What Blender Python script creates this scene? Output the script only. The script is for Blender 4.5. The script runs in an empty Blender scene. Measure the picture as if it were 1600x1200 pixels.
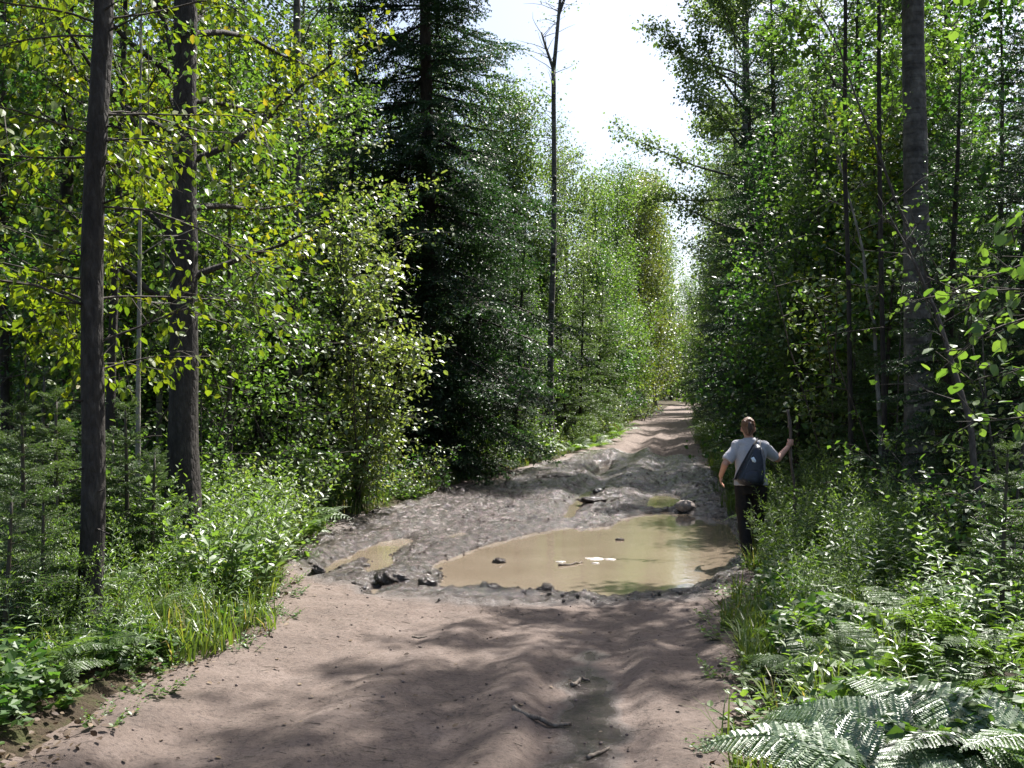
import bpy, math, random
import numpy as np
from mathutils import Vector, Matrix

C = bpy.context.scene.collection
SC = bpy.context.scene
R = math.radians
random.seed(11)
RG = np.random.default_rng(20)

# ------------------------------------------------------------------ camera, sky, sun, exposure
CAM_Z = 1.7
cam_d = bpy.data.cameras.new('camera'); cam = bpy.data.objects.new('camera', cam_d); C.objects.link(cam)
cam.location = (0, 0, CAM_Z); cam.rotation_euler = (R(91.43), 0, 0)
cam_d.sensor_width = 36; cam_d.lens = 36.09; cam_d.clip_start = .05; cam_d.clip_end = 2000
SC.camera = cam

SUN_AZ, SUN_EL = R(36), R(58)          # azimuth clockwise from +Y
w = bpy.data.worlds.new('World'); SC.world = w; w.use_nodes = True
nt = w.node_tree; nt.nodes.clear()
sky = nt.nodes.new('ShaderNodeTexSky'); sky.sky_type = 'NISHITA'; sky.sun_disc = False
sky.sun_elevation = SUN_EL; sky.sun_rotation = SUN_AZ; sky.air_density = 1.0; sky.dust_density = 4.0; sky.altitude = 200
bg = nt.nodes.new('ShaderNodeBackground'); bg.inputs[1].default_value = .08
wo = nt.nodes.new('ShaderNodeOutputWorld')
nt.links.new(sky.outputs[0], bg.inputs[0]); nt.links.new(bg.outputs[0], wo.inputs[0])

sd = bpy.data.lights.new('sun', 'SUN'); sd.energy = 5.0; sd.angle = R(.53); sd.color = (1, .965, .915)
sun = bpy.data.objects.new('sun', sd); C.objects.link(sun)
SUNV = Vector((math.sin(SUN_AZ)*math.cos(SUN_EL), math.cos(SUN_AZ)*math.cos(SUN_EL), math.sin(SUN_EL)))
sun.rotation_euler = SUNV.to_track_quat('Z', 'Y').to_euler(); sun.location = SUNV*60

vs = SC.view_settings; vs.view_transform = 'Standard'; vs.look = 'None'; vs.exposure = 1.55; vs.gamma = 1; vs.use_curve_mapping = False
SC.render.engine = 'CYCLES'
cy = SC.cycles
cy.max_bounces = 6; cy.diffuse_bounces = 2; cy.glossy_bounces = 2; cy.transmission_bounces = 4; cy.transparent_max_bounces = 4
cy.use_denoising = True
cy.sample_clamp_indirect = 6; cy.caustics_reflective = False; cy.caustics_refractive = False

# ------------------------------------------------------------------ helpers: numpy geometry
def P(px, py, Y):
    return np.array(((px-800)/1604*Y, Y, CAM_Z+(640-py)/1604*Y))
def lerp(a, b, t): return a+(b-a)*t
def sstep(a, b, x):
    t = np.clip((x-a)/(b-a), 0, 1); return t*t*(3-2*t)
def nrm(a): return a/np.maximum(np.linalg.norm(a, axis=-1, keepdims=True), 1e-9)

_lat = np.random.default_rng(3).random((256, 256))
def noise(x, y, f, s=0):
    x = np.asarray(x, float)*f+s*17.31; y = np.asarray(y, float)*f+s*7.77
    xi = np.floor(x).astype(int); yi = np.floor(y).astype(int); u = x-xi; v = y-yi
    u = u*u*u*(u*(u*6-15)+10); v = v*v*v*(v*(v*6-15)+10)
    g = lambda i, j: _lat[i & 255, j & 255]
    return lerp(lerp(g(xi, yi), g(xi+1, yi), u), lerp(g(xi, yi+1), g(xi+1, yi+1), u), v)*2-1
def fbm(x, y, f, o=4, s=0):
    r = 0; a = 1; t = 0
    for k in range(o): r = r+a*noise(x, y, f*2.03**k, s+k*3.1); t += a; a *= .5
    return r/t
def ridge(x, y, f, o=3, s=0):
    r = 0; a = 1; t = 0
    for k in range(o): r = r+a*(1-2*np.abs(noise(x, y, f*2.07**k, s+k*5.3))); t += a; a *= .5
    return r/t

class MB:
    """vertices, faces (with a material slot) and a per-vertex tint, linked as one mesh"""
    def __init__(s): s.v = []; s.f = []; s.t = []; s.n = 0
    def add(s, V, F, mat=0, tint=0.5):
        V = np.asarray(V, float).reshape(-1, 3); s.v.append(V)
        s.t.append(np.broadcast_to(np.asarray(tint, float), (len(V),)) if np.ndim(tint) <= 1 else tint)
        for f in (F if isinstance(F, list) else [F]):
            f = np.asarray(f, int)
            if len(f): s.f.append((f+s.n, mat))
        s.n += len(V)
    def scatter(s, tmpl, pos, rot, scale, mat=0, tint=None):
        V, Fs = tmpl
        V = np.asarray(V, float); n = len(pos)
        if n == 0: return
        sc = np.asarray(scale, float)
        sc = sc.reshape(n, 1, -1) if sc.ndim else np.full((n, 1, 1), float(sc))
        W = np.einsum('nij,nkj->nki', rot, V[None]*sc)+pos[:, None]
        off = (np.arange(n)*len(V))[:, None, None]
        fs = [(np.asarray(f)[None]+off).reshape(-1, np.asarray(f).shape[1]) for f in Fs]
        if tint is None: tint = RG.random(n)
        s.add(W.reshape(-1, 3), fs, mat, np.repeat(tint, len(V)))
    def mesh(s, name, mats, smooth=True):
        V = np.concatenate(s.v); me = bpy.data.meshes.new(name)
        me.vertices.add(len(V)); me.vertices.foreach_set('co', V.astype(np.float32).ravel())
        li = np.concatenate([f.ravel() for f, m in s.f]); ct = np.concatenate([np.full(len(f), f.shape[1]) for f, m in s.f])
        mi = np.concatenate([np.full(len(f), m) for f, m in s.f])
        me.loops.add(len(li)); me.loops.foreach_set('vertex_index', li.astype(np.int32))
        me.polygons.add(len(ct)); me.polygons.foreach_set('loop_start', (np.cumsum(ct)-ct).astype(np.int32))
        me.polygons.foreach_set('material_index', mi.astype(np.int32))
        for m in (mats if isinstance(mats, (list, tuple)) else [mats]): me.materials.append(m)
        a = me.attributes.new('tint', 'FLOAT', 'POINT'); a.data.foreach_set('value', np.concatenate(s.t).astype(np.float32))
        me.update(calc_edges=True)
        if not smooth: me.shade_flat()
        return me
    def build(s, name, mats, parent=None, smooth=True):
        o = bpy.data.objects.new(name, s.mesh(name, mats, smooth)); C.objects.link(o)
        if parent is not None: o.parent = parent
        return o

def tag(o, label=None, cat=None, group=None, kind=None):
    if label: o['label'] = label
    if cat: o['category'] = cat
    if group: o['group'] = group
    if kind: o['kind'] = kind
    return o
def thing(name, loc=(0, 0, 0), label=None, cat=None, group=None, rz=0):
    o = bpy.data.objects.new(name, None); C.objects.link(o); o.empty_display_size = .2
    o.location = loc; o.rotation_euler = (0, 0, rz)
    return tag(o, label, cat, group)
def link(name, me, parent=None, loc=(0, 0, 0)):
    o = bpy.data.objects.new(name, me); C.objects.link(o); o.location = loc
    if parent is not None: o.parent = parent
    return o
def dup(o, parent=None):
    c = o.copy(); C.objects.link(c)
    if parent is not None: c.parent = parent
    for ch in KIDS.get(o.name, ()): dup(ch, c)
    return c
KIDS = {}
def own(root):
    """remember a finished thing's children so that it can be copied cheaply"""
    ch = [o for o in root.children]; KIDS[root.name] = ch
    for c in ch: own(c)

def frames(d, up):
    y = nrm(d); x = nrm(np.cross(y, up)); z = np.cross(x, y)
    return np.stack([x, y, z], axis=-1)
def rvec(n, s=1.0): return RG.normal(0, s, (n, 3))

def tube(mb, pts, rad, n=8, mat=0, tint=.5, wob=0, cap=True):
    pts = np.asarray(pts, float); rad = np.broadcast_to(np.asarray(rad, float), (len(pts),)); m = len(pts)
    T = np.gradient(pts, axis=0); T = nrm(T)
    ref = np.array((0, 1., 0)) if abs(T[:, 2]).mean() > .7 else np.array((0, 0, 1.))
    X = nrm(np.cross(T, ref)); Z = np.cross(X, T)
    a = np.arange(n)/n*2*np.pi
    rr = rad[:, None]*(1+(RG.normal(0, wob, (m, n)) if wob else 0))
    V = pts[:, None]+rr[..., None]*(np.cos(a)[None, :, None]*X[:, None]+np.sin(a)[None, :, None]*Z[:, None])
    i = np.arange(m-1)[:, None]*n; j = np.arange(n)[None]; k = (j+1) % n
    F = np.stack([i+j, i+k, i+n+k, i+n+j], -1).reshape(-1, 4)
    fs = [F]
    V = V.reshape(-1, 3)
    if cap:
        V = np.concatenate([V, pts[[0, -1]]]); b = m*n
        fs.append(np.stack([np.full(n, b), (np.arange(n)+1) % n, np.arange(n)], -1))
        fs.append(np.stack([np.full(n, b+1), (m-1)*n+np.arange(n), (m-1)*n+(np.arange(n)+1) % n], -1))
    mb.add(V, fs, mat, tint)
def sticks(mb, A, B, ra, rb, mat=0, tint=.5):
    """many straight three-sided twigs at once"""
    A = np.asarray(A, float); B = np.asarray(B, float); n = len(A)
    if n == 0: return
    d = B-A; f = frames(d, np.tile((.13, .2, 1.), (n, 1)))
    ra = np.broadcast_to(ra, (n,)); rb = np.broadcast_to(rb, (n,))
    a = np.arange(3)/3*2*np.pi
    off = np.cos(a)[None, :, None]*f[:, None, :, 0]+np.sin(a)[None, :, None]*f[:, None, :, 2]
    V = np.concatenate([A[:, None]+off*ra[:, None, None], B[:, None]+off*rb[:, None, None]], 1)
    q = np.array([[0, 1, 4, 3], [1, 2, 5, 4], [2, 0, 3, 5]])
    F = (q[None]+(np.arange(n)*6)[:, None, None]).reshape(-1, 4)
    mb.add(V.reshape(-1, 3), F, mat, tint)

# leaf shapes: along +Y, upper side +Z
LEAF = (np.array([(0, 0, 0), (0, .5, -.03), (0, 1, -.1), (-.27, .22, .05), (-.3, .58, .02), (.27, .22, .05), (.3, .58, .02)]),
        [np.array([(0, 1, 3), (0, 5, 1)]), np.array([(1, 2, 4, 3), (1, 5, 6, 2)])])
ROUND = (np.array([(0, 0, 0), (0, .5, -.05), (0, 1, -.08), (-.36, .2, .05), (-.44, .55, .03), (-.22, .86, -.03), (.36, .2, .05), (.44, .55, .03), (.22, .86, -.03)]),
         [np.array([(0, 1, 3), (0, 6, 1)]), np.array([(1, 4, 3, 1), (1, 2, 5, 4), (1, 7, 8, 2)])[1:], np.array([(1, 4, 3), (1, 6, 7)])])
KITE = (np.array([(0, 0, 0), (-.4, .42, .06), (0, 1, -.06), (.4, .42, .06)]), [np.array([(0, 2, 1), (0, 3, 2)])])
NARROW = (np.array([(0, 0, 0), (-.085, .3, .03), (-.07, .65, .0), (0, 1, -.12), (.085, .3, .03), (.07, .65, 0), (0, .5, -.01)]),
          [np.array([(0, 6, 1), (0, 4, 6)]), np.array([(6, 3, 2, 1), (6, 4, 5, 3)])])
NEEDLE = (np.array([(-.09, 0, 0), (.09, 0, 0), (0, 1, 0)]), [np.array([(0, 1, 2)])])

# ------------------------------------------------------------------ materials
def mat_new(name):
    m = bpy.data.materials.new(name); m.use_nodes = True; t = m.node_tree; t.nodes.clear()
    return m, t, (lambda k, **kw: _node(t, k, kw))
def _node(t, k, kw):
    n = t.nodes.new('ShaderNode'+k)
    for a, b in kw.items(): setattr(n, a, b)
    return n
def ramp(t, stops):
    r = t.nodes.new('ShaderNodeValToRGB'); e = r.color_ramp.elements
    while len(e) < len(stops): e.new(.5)
    for el, (p, c) in zip(e, stops): el.position = p; el.color = (*c, 1)
    return r

def leaf_mat(name, stops, trans, tw=.42, rough=.42, spec=.5):
    """leaf: glossy upper side plus light coming through; hue varies leaf by leaf and plant by plant"""
    m, t, N = mat_new(name); L = t.links.new
    at = N('Attribute', attribute_name='tint'); oi = N('ObjectInfo')
    ad = N('Math', operation='MULTIPLY_ADD'); L(oi.outputs['Random'], ad.inputs[0]); ad.inputs[1].default_value = .34; ad.inputs[2].default_value = -.17
    sm = N('Math', operation='ADD', use_clamp=True); L(at.outputs['Fac'], sm.inputs[0]); L(ad.outputs[0], sm.inputs[1])
    r = ramp(t, stops); L(sm.outputs[0], r.inputs[0])
    r2 = ramp(t, [(p, tuple(a*b for a, b in zip(c, trans))) for p, c in stops]); L(sm.outputs[0], r2.inputs[0])
    b = N('BsdfPrincipled'); L(r.outputs[0], b.inputs['Base Color']); b.inputs['Roughness'].default_value = rough
    b.inputs['Specular IOR Level'].default_value = spec
    tr = N('BsdfTranslucent'); L(r2.outputs[0], tr.inputs[0])
    mx = N('MixShader'); mx.inputs[0].default_value = tw; L(b.outputs[0], mx.inputs[1]); L(tr.outputs[0], mx.inputs[2])
    o = N('OutputMaterial'); L(mx.outputs[0], o.inputs[0])
    return m

def bark_mat(name, c0, c1, c2, zs=.35, scale=14, bump=.5, band=0):
    m, t, N = mat_new(name); L = t.links.new
    tc = N('TexCoord'); mp = N('Mapping'); mp.inputs['Scale'].default_value = (1, 1, zs); L(tc.outputs['Object'], mp.inputs[0])
    n1 = N('TexNoise'); n1.inputs['Scale'].default_value = scale; n1.inputs['Detail'].default_value = 6; n1.inputs['Roughness'].default_value = .65; L(mp.outputs[0], n1.inputs[0])
    n2 = N('TexNoise'); n2.inputs['Scale'].default_value = 2.3; n2.inputs['Detail'].default_value = 4; L(tc.outputs['Object'], n2.inputs[0])
    v = N('TexVoronoi', feature='DISTANCE_TO_EDGE'); v.inputs['Scale'].default_value = scale*1.6; L(mp.outputs[0], v.inputs[0])
    r = ramp(t, [(.3, c0), (.52, c1), (.75, c2)]); L(n1.outputs[0], r.inputs[0])
    mx = N('Mix', data_type='RGBA', blend_type='MULTIPLY'); mx.inputs[0].default_value = .6
    r2 = ramp(t, [(.35, (.5, .5, .5)), (.65, (1.1, 1.12, 1.05))]); L(n2.outputs[0], r2.inputs[0])
    L(r.outputs[0], mx.inputs[6]); L(r2.outputs[0], mx.inputs[7]); col = mx.outputs[2]
    if band:                                             # dark lenticel bands and branch scars of poplar bark
        mb_ = N('Mapping'); mb_.inputs['Scale'].default_value = (.6, .6, 5); L(tc.outputs['Object'], mb_.inputs[0])
        nb = N('TexNoise'); nb.inputs['Scale'].default_value = 5; nb.inputs['Detail'].default_value = 5; L(mb_.outputs[0], nb.inputs[0])
        rb = ramp(t, [(.40, (.2, .19, .18)), (.47, (1, 1, 1))]); L(nb.outputs[0], rb.inputs[0])
        m2 = N('Mix', data_type='RGBA', blend_type='MULTIPLY'); m2.inputs[0].default_value = band; L(col, m2.inputs[6]); L(rb.outputs[0], m2.inputs[7]); col = m2.outputs[2]
    bp = N('Bump'); bp.inputs['Strength'].default_value = bump; bp.inputs['Distance'].default_value = .03
    sm = N('Math', operation='MULTIPLY_ADD'); L(v.outputs['Distance'], sm.inputs[0]); sm.inputs[1].default_value = .8; L(n1.outputs[0], sm.inputs[2])
    L(sm.outputs[0], bp.inputs['Height'])
    b = N('BsdfPrincipled'); L(col, b.inputs['Base Color']); b.inputs['Roughness'].default_value = .85; b.inputs['Specular IOR Level'].default_value = .3; L(bp.outputs[0], b.inputs['Normal'])
    o = N('OutputMaterial'); L(b.outputs[0], o.inputs[0])
    return m

def plain_mat(name, col, rough=.7, spec=.4, nscale=0, nvar=.25, bump=0, bscale=40, metal=0):
    m, t, N = mat_new(name); L = t.links.new
    b = N('BsdfPrincipled'); b.inputs['Roughness'].default_value = rough; b.inputs['Specular IOR Level'].default_value = spec; b.inputs['Metallic'].default_value = metal
    b.inputs['Base Color'].default_value = (*col, 1)
    tc = N('TexCoord')
    if nscale:
        n = N('TexNoise'); n.inputs['Scale'].default_value = nscale; n.inputs['Detail'].default_value = 6; L(tc.outputs['Object'], n.inputs[0])
        r = ramp(t, [(.3, tuple(c*(1-nvar) for c in col)), (.7, tuple(c*(1+nvar) for c in col))]); L(n.outputs[0], r.inputs[0]); L(r.outputs[0], b.inputs['Base Color'])
    if bump:
        n = N('TexNoise'); n.inputs['Scale'].default_value = bscale; n.inputs['Detail'].default_value = 5; L(tc.outputs['Object'], n.inputs[0])
        bp = N('Bump'); bp.inputs['Strength'].default_value = bump; bp.inputs['Distance'].default_value = .02; L(n.outputs[0], bp.inputs['Height']); L(bp.outputs[0], b.inputs['Normal'])
    o = N('OutputMaterial'); L(b.outputs[0], o.inputs[0])
    return m

G = lambda *c: c
M = {}
M['leaf_mid'] = leaf_mat('leaf_mid', [(.0, (.042, .082, .019)), (.5, (.068, .122, .028)), (1, (.108, .158, .042))], (1.9, 2.05, .8), tw=.44, rough=.46, spec=.55)
M['leaf_yellow'] = leaf_mat('leaf_yellow', [(.0, (.055, .1, .014)), (.5, (.09, .135, .016)), (.9, (.135, .155, .02)), (1, (.17, .14, .03))], (2.1, 2.0, .6), tw=.46, rough=.42, spec=.45)
M['leaf_poplar'] = leaf_mat('leaf_poplar', [(.0, (.055, .092, .031)), (.5, (.084, .128, .045)), (1, (.12, .155, .06))], (1.85, 1.95, .9), tw=.44, rough=.42, spec=.6)
M['leaf_deep'] = leaf_mat('leaf_deep', [(.0, (.025, .063, .017)), (.5, (.042, .094, .024)), (1, (.065, .125, .032))], (1.8, 2.05, .8), tw=.42, rough=.46, spec=.55)
M['leaf_silver'] = leaf_mat('leaf_silver', [(.0, (.065, .105, .04)), (.5, (.11, .15, .058)), (1, (.15, .175, .07))], (2.1, 2.1, .7), rough=.42, spec=1.0, tw=.42)
M['leaf_olive'] = leaf_mat('leaf_olive', [(.0, (.06, .085, .022)), (.6, (.095, .115, .03)), (1, (.14, .13, .04))], (1.9, 1.9, .7))
M['leaf_herb'] = leaf_mat('leaf_herb', [(.0, (.052, .1, .024)), (.5, (.08, .14, .034)), (1, (.115, .17, .05))], (1.95, 2.05, .7), tw=.42, rough=.44, spec=.65)
M['leaf_fern'] = leaf_mat('leaf_fern', [(.0, (.055, .10, .038)), (.5, (.09, .15, .058)), (1, (.12, .18, .08))], (1.7, 1.9, .75), rough=.46, spec=1.4, tw=.3)
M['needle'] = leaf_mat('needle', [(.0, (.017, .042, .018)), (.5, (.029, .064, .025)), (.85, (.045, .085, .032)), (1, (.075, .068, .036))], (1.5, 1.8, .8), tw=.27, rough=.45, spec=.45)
M['needle_fresh'] = leaf_mat('needle_fresh', [(.0, (.035, .072, .024)), (.5, (.06, .105, .034)), (1, (.09, .13, .044))], (1.9, 2.0, .8), tw=.32, rough=.42)
M['leaf_frond'] = leaf_mat('leaf_frond', [(.0, (.05, .095, .024)), (.5, (.08, .135, .035)), (1, (.115, .165, .05))], (2.0, 2.1, .7), rough=.45, spec=.6, tw=.4)
M['grass'] = leaf_mat('grass', [(.0, (.055, .1, .02)), (.5, (.09, .14, .03)), (.8, (.13, .16, .04)), (1, (.26, .21, .11))], (1.8, 1.8, .7), rough=.4, spec=.5, tw=.4)
M['dead_leaf'] = leaf_mat('dead_leaf', [(.0, (.05, .03, .018)), (.5, (.1, .065, .035)), (1, (.18, .13, .08))], (1, 1, 1), tw=.1, rough=.7)
M['bark_dark'] = bark_mat('bark_dark', (.018, .015, .013), (.04, .034, .03), (.085, .075, .066), scale=16, bump=.9)
M['bark_grey'] = bark_mat('bark_grey', (.06, .055, .05), (.13, .12, .11), (.22, .21, .19), scale=11, bump=.6, band=.7)
M['bark_pale'] = bark_mat('bark_pale', (.035, .032, .028), (.095, .088, .078), (.2, .19, .172), zs=.7, scale=8, bump=.7, band=.4)
M['bark_spruce'] = bark_mat('bark_spruce', (.022, .017, .014), (.05, .038, .03), (.09, .07, .058), scale=18, bump=.9)
M['twig'] = bark_mat('twig', (.03, .025, .02), (.07, .058, .048), (.13, .115, .1), scale=25, bump=.3)
M['twig_pale'] = bark_mat('twig_pale', (.12, .11, .095), (.22, .205, .18), (.33, .31, .28), scale=25, bump=.3)
M['stem_green'] = plain_mat('stem_green', (.06, .09, .03), .5, .5, 30, .3)
M['stem_red'] = plain_mat('stem_red', (.05, .04, .025), .55, .5, 30, .3)
# ------------------------------------------------------------------ ground: road, mud, puddles, forest floor
TY = np.array([-20, 4.87, 5.93, 7.57, 9.4, 11.36, 14.35, 18.2, 21.5, 24, 30, 38.5, 58, 95, 130, 200, 400])
TL = np.array([-2.1, -2.3, -2.28, -1.95, -2.15, -2.5, -2.7, -2.0, -1.45, -.8, 1.15, 3.45, 6.75, 14.6, 25, 47, 110])
TR = np.array([.3, 1.15, 1.35, 1.7, 2.12, 2.74, 3.2, 3.85, 4.4, 4.85, 5.7, 7.0, 10.3, 17.2, 28, 51, 116])
ZY = np.array([-20, 20, 24, 30, 38.5, 58, 95, 130, 200, 400.]); ZZ = np.array([0, 0, .05, .2, .5, 1.0, 2.0, 2.9, 4.5, 8.])
def edges(x, y):
    j = .14*fbm(x*.2, y, 1.3, 3, 5)+.05*noise(x, y, 5, 6)
    return np.interp(y, TY, TL)+j, np.interp(y, TY, TR)+j*.8
def side(x, y):
    """metres outside the road (negative on it)"""
    l, r = edges(x, y); return np.maximum(l-x, x-r)

ZW = -.045
def gp(px, py, z=ZW):
    Y = (CAM_Z-z)*1604/(py-640); return ((px-800)/1604*Y, Y)
def zoom(pts): return [gp(440+u*.4625, 700+v*.4625) for u, v in pts]
POOLS = [
    zoom([(498, 402), (560, 368), (620, 345), (700, 322), (760, 312), (830, 287), (900, 278), (950, 268), (962, 262), (1010, 275), (1060, 264), (1110, 262), (1130, 240), (1195, 228), (1300, 212), (1400, 226), (1500, 240), (1540, 290), (1548, 350), (1500, 402), (1450, 452), (1380, 487), (1250, 497), (1100, 503), (1000, 494), (925, 490), (892, 462), (862, 488), (720, 480), (692, 446), (655, 472), (560, 482), (532, 470), (540, 438)]),
    zoom([(128, 420), (180, 382), (260, 342), (330, 315), (420, 302), (460, 315), (400, 350), (378, 405), (300, 434), (264, 402), (288, 374), (200, 398), (150, 432)]),
    zoom([(288, 480), (340, 468), (345, 490), (300, 502)]),
    zoom([(550, 300), (590, 284), (640, 288), (630, 306), (570, 310)]),
    zoom([(945, 224), (975, 190), (1010, 150), (1050, 128), (1048, 160), (1018, 200), (990, 226), (975, 245), (950, 250)]),
    zoom([(1225, 200), (1240, 165), (1300, 152), (1350, 160), (1365, 190), (1330, 208), (1270, 210)]),
    zoom([(1040, 100), (1080, 62), (1120, 52), (1110, 80), (1065, 108)]),
]
MUD = [gp(a, b) for a, b in [(446, 890), (478, 852), (560, 812), (640, 786), (720, 770), (800, 752), (870, 733), (930, 722), (1010, 722), (1090, 732), (1128, 760), (1145, 800), (1158, 900), (1132, 925), (1060, 942), (900, 948), (760, 952), (680, 946), (560, 926), (480, 908)]]
RUT = [gp(a, b) for a, b in [(868, 1215), (882, 1120), (900, 1045), (922, 1015), (945, 1060), (962, 1130), (978, 1215)]]
def poly_sd(x, y, poly):
    p = np.array(poly); q = np.roll(p, -1, 0); d = np.full(x.shape, 1e9); ins = np.zeros(x.shape, bool)
    for (ax, ay), (bx, by) in zip(p, q):
        ex, ey = bx-ax, by-ay; t = np.clip(((x-ax)*ex+(y-ay)*ey)/(ex*ex+ey*ey+1e-12), 0, 1)
        d = np.minimum(d, np.hypot(x-ax-t*ex, y-ay-t*ey))
        c = (ay > y) != (by > y)
        ins ^= c & (x < ex*(y-ay)/(ey if abs(ey) > 1e-12 else 1e-12)+ax)
    return np.where(ins, -d, d)

def ground(x, y, full=False):
    x = np.atleast_1d(np.asarray(x, float)); y = np.atleast_1d(np.asarray(y, float))
    l, r = edges(x, y); d = np.maximum(l-x, x-r); rt = (x-r) > (l-x)
    z = np.interp(y, ZY, ZZ)
    z = z+np.where(d > 0, .10*sstep(0, .3, d)+.14*sstep(.25, 1.8, d)+.012*np.minimum(d, 40)+.10*fbm(x, y, .45, 3, 2)*sstep(.2, 2, d)+.02*fbm(x, y, 4, 2, 9), 0)
    z = z+np.where((d > 0) & rt, .04*sstep(0, .6, d), 0)
    i = np.clip(-d, 0, 3)
    z = z+.05*np.exp(-((d+.12)/.22)**2)                                  # soft shoulder
    z = z+.028*fbm(x, y, .9, 3, 1)+(.012*fbm(x, y, 4, 3, 4)+.009*fbm(x, y, 9.5, 3, 14)+.004*ridge(x, y, 13, 2, 15))*(d < .1)
    # wheel ruts in the dry near road, each with a raised lip
    for (c0, c1, dep, wd, y0, y1) in ((.30, .72, .17, .22, 3.0, 8.6), (-1.75, -.55, .07, .24, 3.0, 9.3), (-.55, .15, .03, .3, 3.0, 9.0)):
        c = lerp(c0, c1, (y-4.5)/4.5)+.05*noise(y, y*0, .9, 3); m = sstep(y1, y1-1.6, y)
        u = (x-c)/wd
        z = z-dep*m*np.exp(-u*u)+dep*.22*m*np.exp(-((np.abs(u)-1.9)/.7)**2)
    for (c0, c1, dep) in ((2.3, 5.6, .14), (3.7, 6.7, .10)):             # ruts beyond the puddle
        m = sstep(17.5, 20, y)*sstep(60, 34, y); c = lerp(c0-.9, c1-.9, (y-20)/18)+.12*noise(y, y*0, .5, 8)
        u = (x-c)/.3; z = z-dep*m*np.exp(-u*u)+dep*.3*m*np.exp(-((np.abs(u)-1.8)/.6)**2)
    z = z+.04*np.exp(-((y-26.5-.5*noise(x, y, .6, 12))/1.6)**2)*sstep(.3, -.6, d)
    wet = np.zeros(x.shape); k = (y > 3) & (y < 36) & (d < 1.2)
    if k.any():
        X, Y = x[k], y[k]
        ms = poly_sd(X, Y, MUD)+.35*fbm(X, Y, .9, 3, 21)
        wk = sstep(.3, -.35, ms)
        wk = np.maximum(wk, .95*sstep(.14, -.08, poly_sd(X, Y, RUT)+.12*fbm(X, Y, 4, 3, 22)))
        big = 1.15+.35*sstep(15, 18, Y)-.35*sstep(21, 26, Y)
        lump = .030*ridge(X, Y, 1.5, 3, 31)+.034*fbm(X, Y, 3.6, 4, 32)+.030*ridge(X, Y, 6.5, 3, 33)+.012*ridge(X, Y, 12, 2, 35)+.022*ridge(X*1.0-Y*.18, Y*.28, 1.9, 2, 34)
        zz = z[k]+wk*(lump*big+.012)
        pd = np.full(X.shape, 9.)
        for p in POOLS: pd = np.minimum(pd, poly_sd(X, Y, p))
        # clods that stand out of the churned edge make the shoreline ragged
        pd = pd+.07*fbm(X, Y, 2.4, 3, 41)+.045*fbm(X, Y, 7, 3, 44)
        near = sstep(.32, .03, pd)
        shore = ZW+.012+.13*np.clip(pd, 0, 1)+wk*(.05*fbm(X, Y, 5.5, 3, 42)+.035*ridge(X, Y, 9, 2, 43))*sstep(.0, .12, pd)
        zz = lerp(zz, np.maximum(shore, lerp(shore, zz, .35)), near)
        zz = np.where(pd < 0, np.minimum(zz, ZW+.012+.5*np.maximum(pd, -.28)), zz)
        zz = np.where((pd >= .04), np.maximum(zz, ZW+.004+.02*np.clip(pd, 0, .5)), zz)
        wk = np.maximum(wk, sstep(.25, 0, pd))
        z = z.copy(); z[k] = zz; wet[k] = wk
    return (z, d, wet) if full else z
def gz(x, y): return float(ground(x, y)[0])

def spaced(a, b, h): return np.arange(a, b, h)
def grow(a, h, k, end):
    o = []; s = h
    while a < end: s *= k; a += s; o.append(a)
    return np.array(o)
us = spaced(-3.3, 3.3, .035); gr = grow(3.3, .04, 1.13, 190)
us = np.concatenate([-gr[::-1], us, gr])
ys = np.concatenate([-grow(-3.0, .2, 1.2, 60)[::-1], spaced(-3, 3.6, .25), spaced(3.6, 9, .036), spaced(9, 18, .045), spaced(18, 30, .09), grow(30, .1, 1.045, 420)])
cx = (np.interp(ys, TY, TL)+np.interp(ys, TY, TR))/2
gx = cx[:, None]+us[None]; gy = np.broadcast_to(ys[:, None], gx.shape)
zz, dd, wt = ground(gx.ravel(), gy.ravel(), True)
V = np.stack([gx.ravel(), gy.ravel(), zz], -1); nx = len(us)
i = (np.arange(len(ys)-1)[:, None]*nx+np.arange(nx-1)[None]).ravel()
Q = np.stack([i, i+1, i+nx+1, i+nx], -1)
dq = dd[Q].mean(1)

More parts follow.
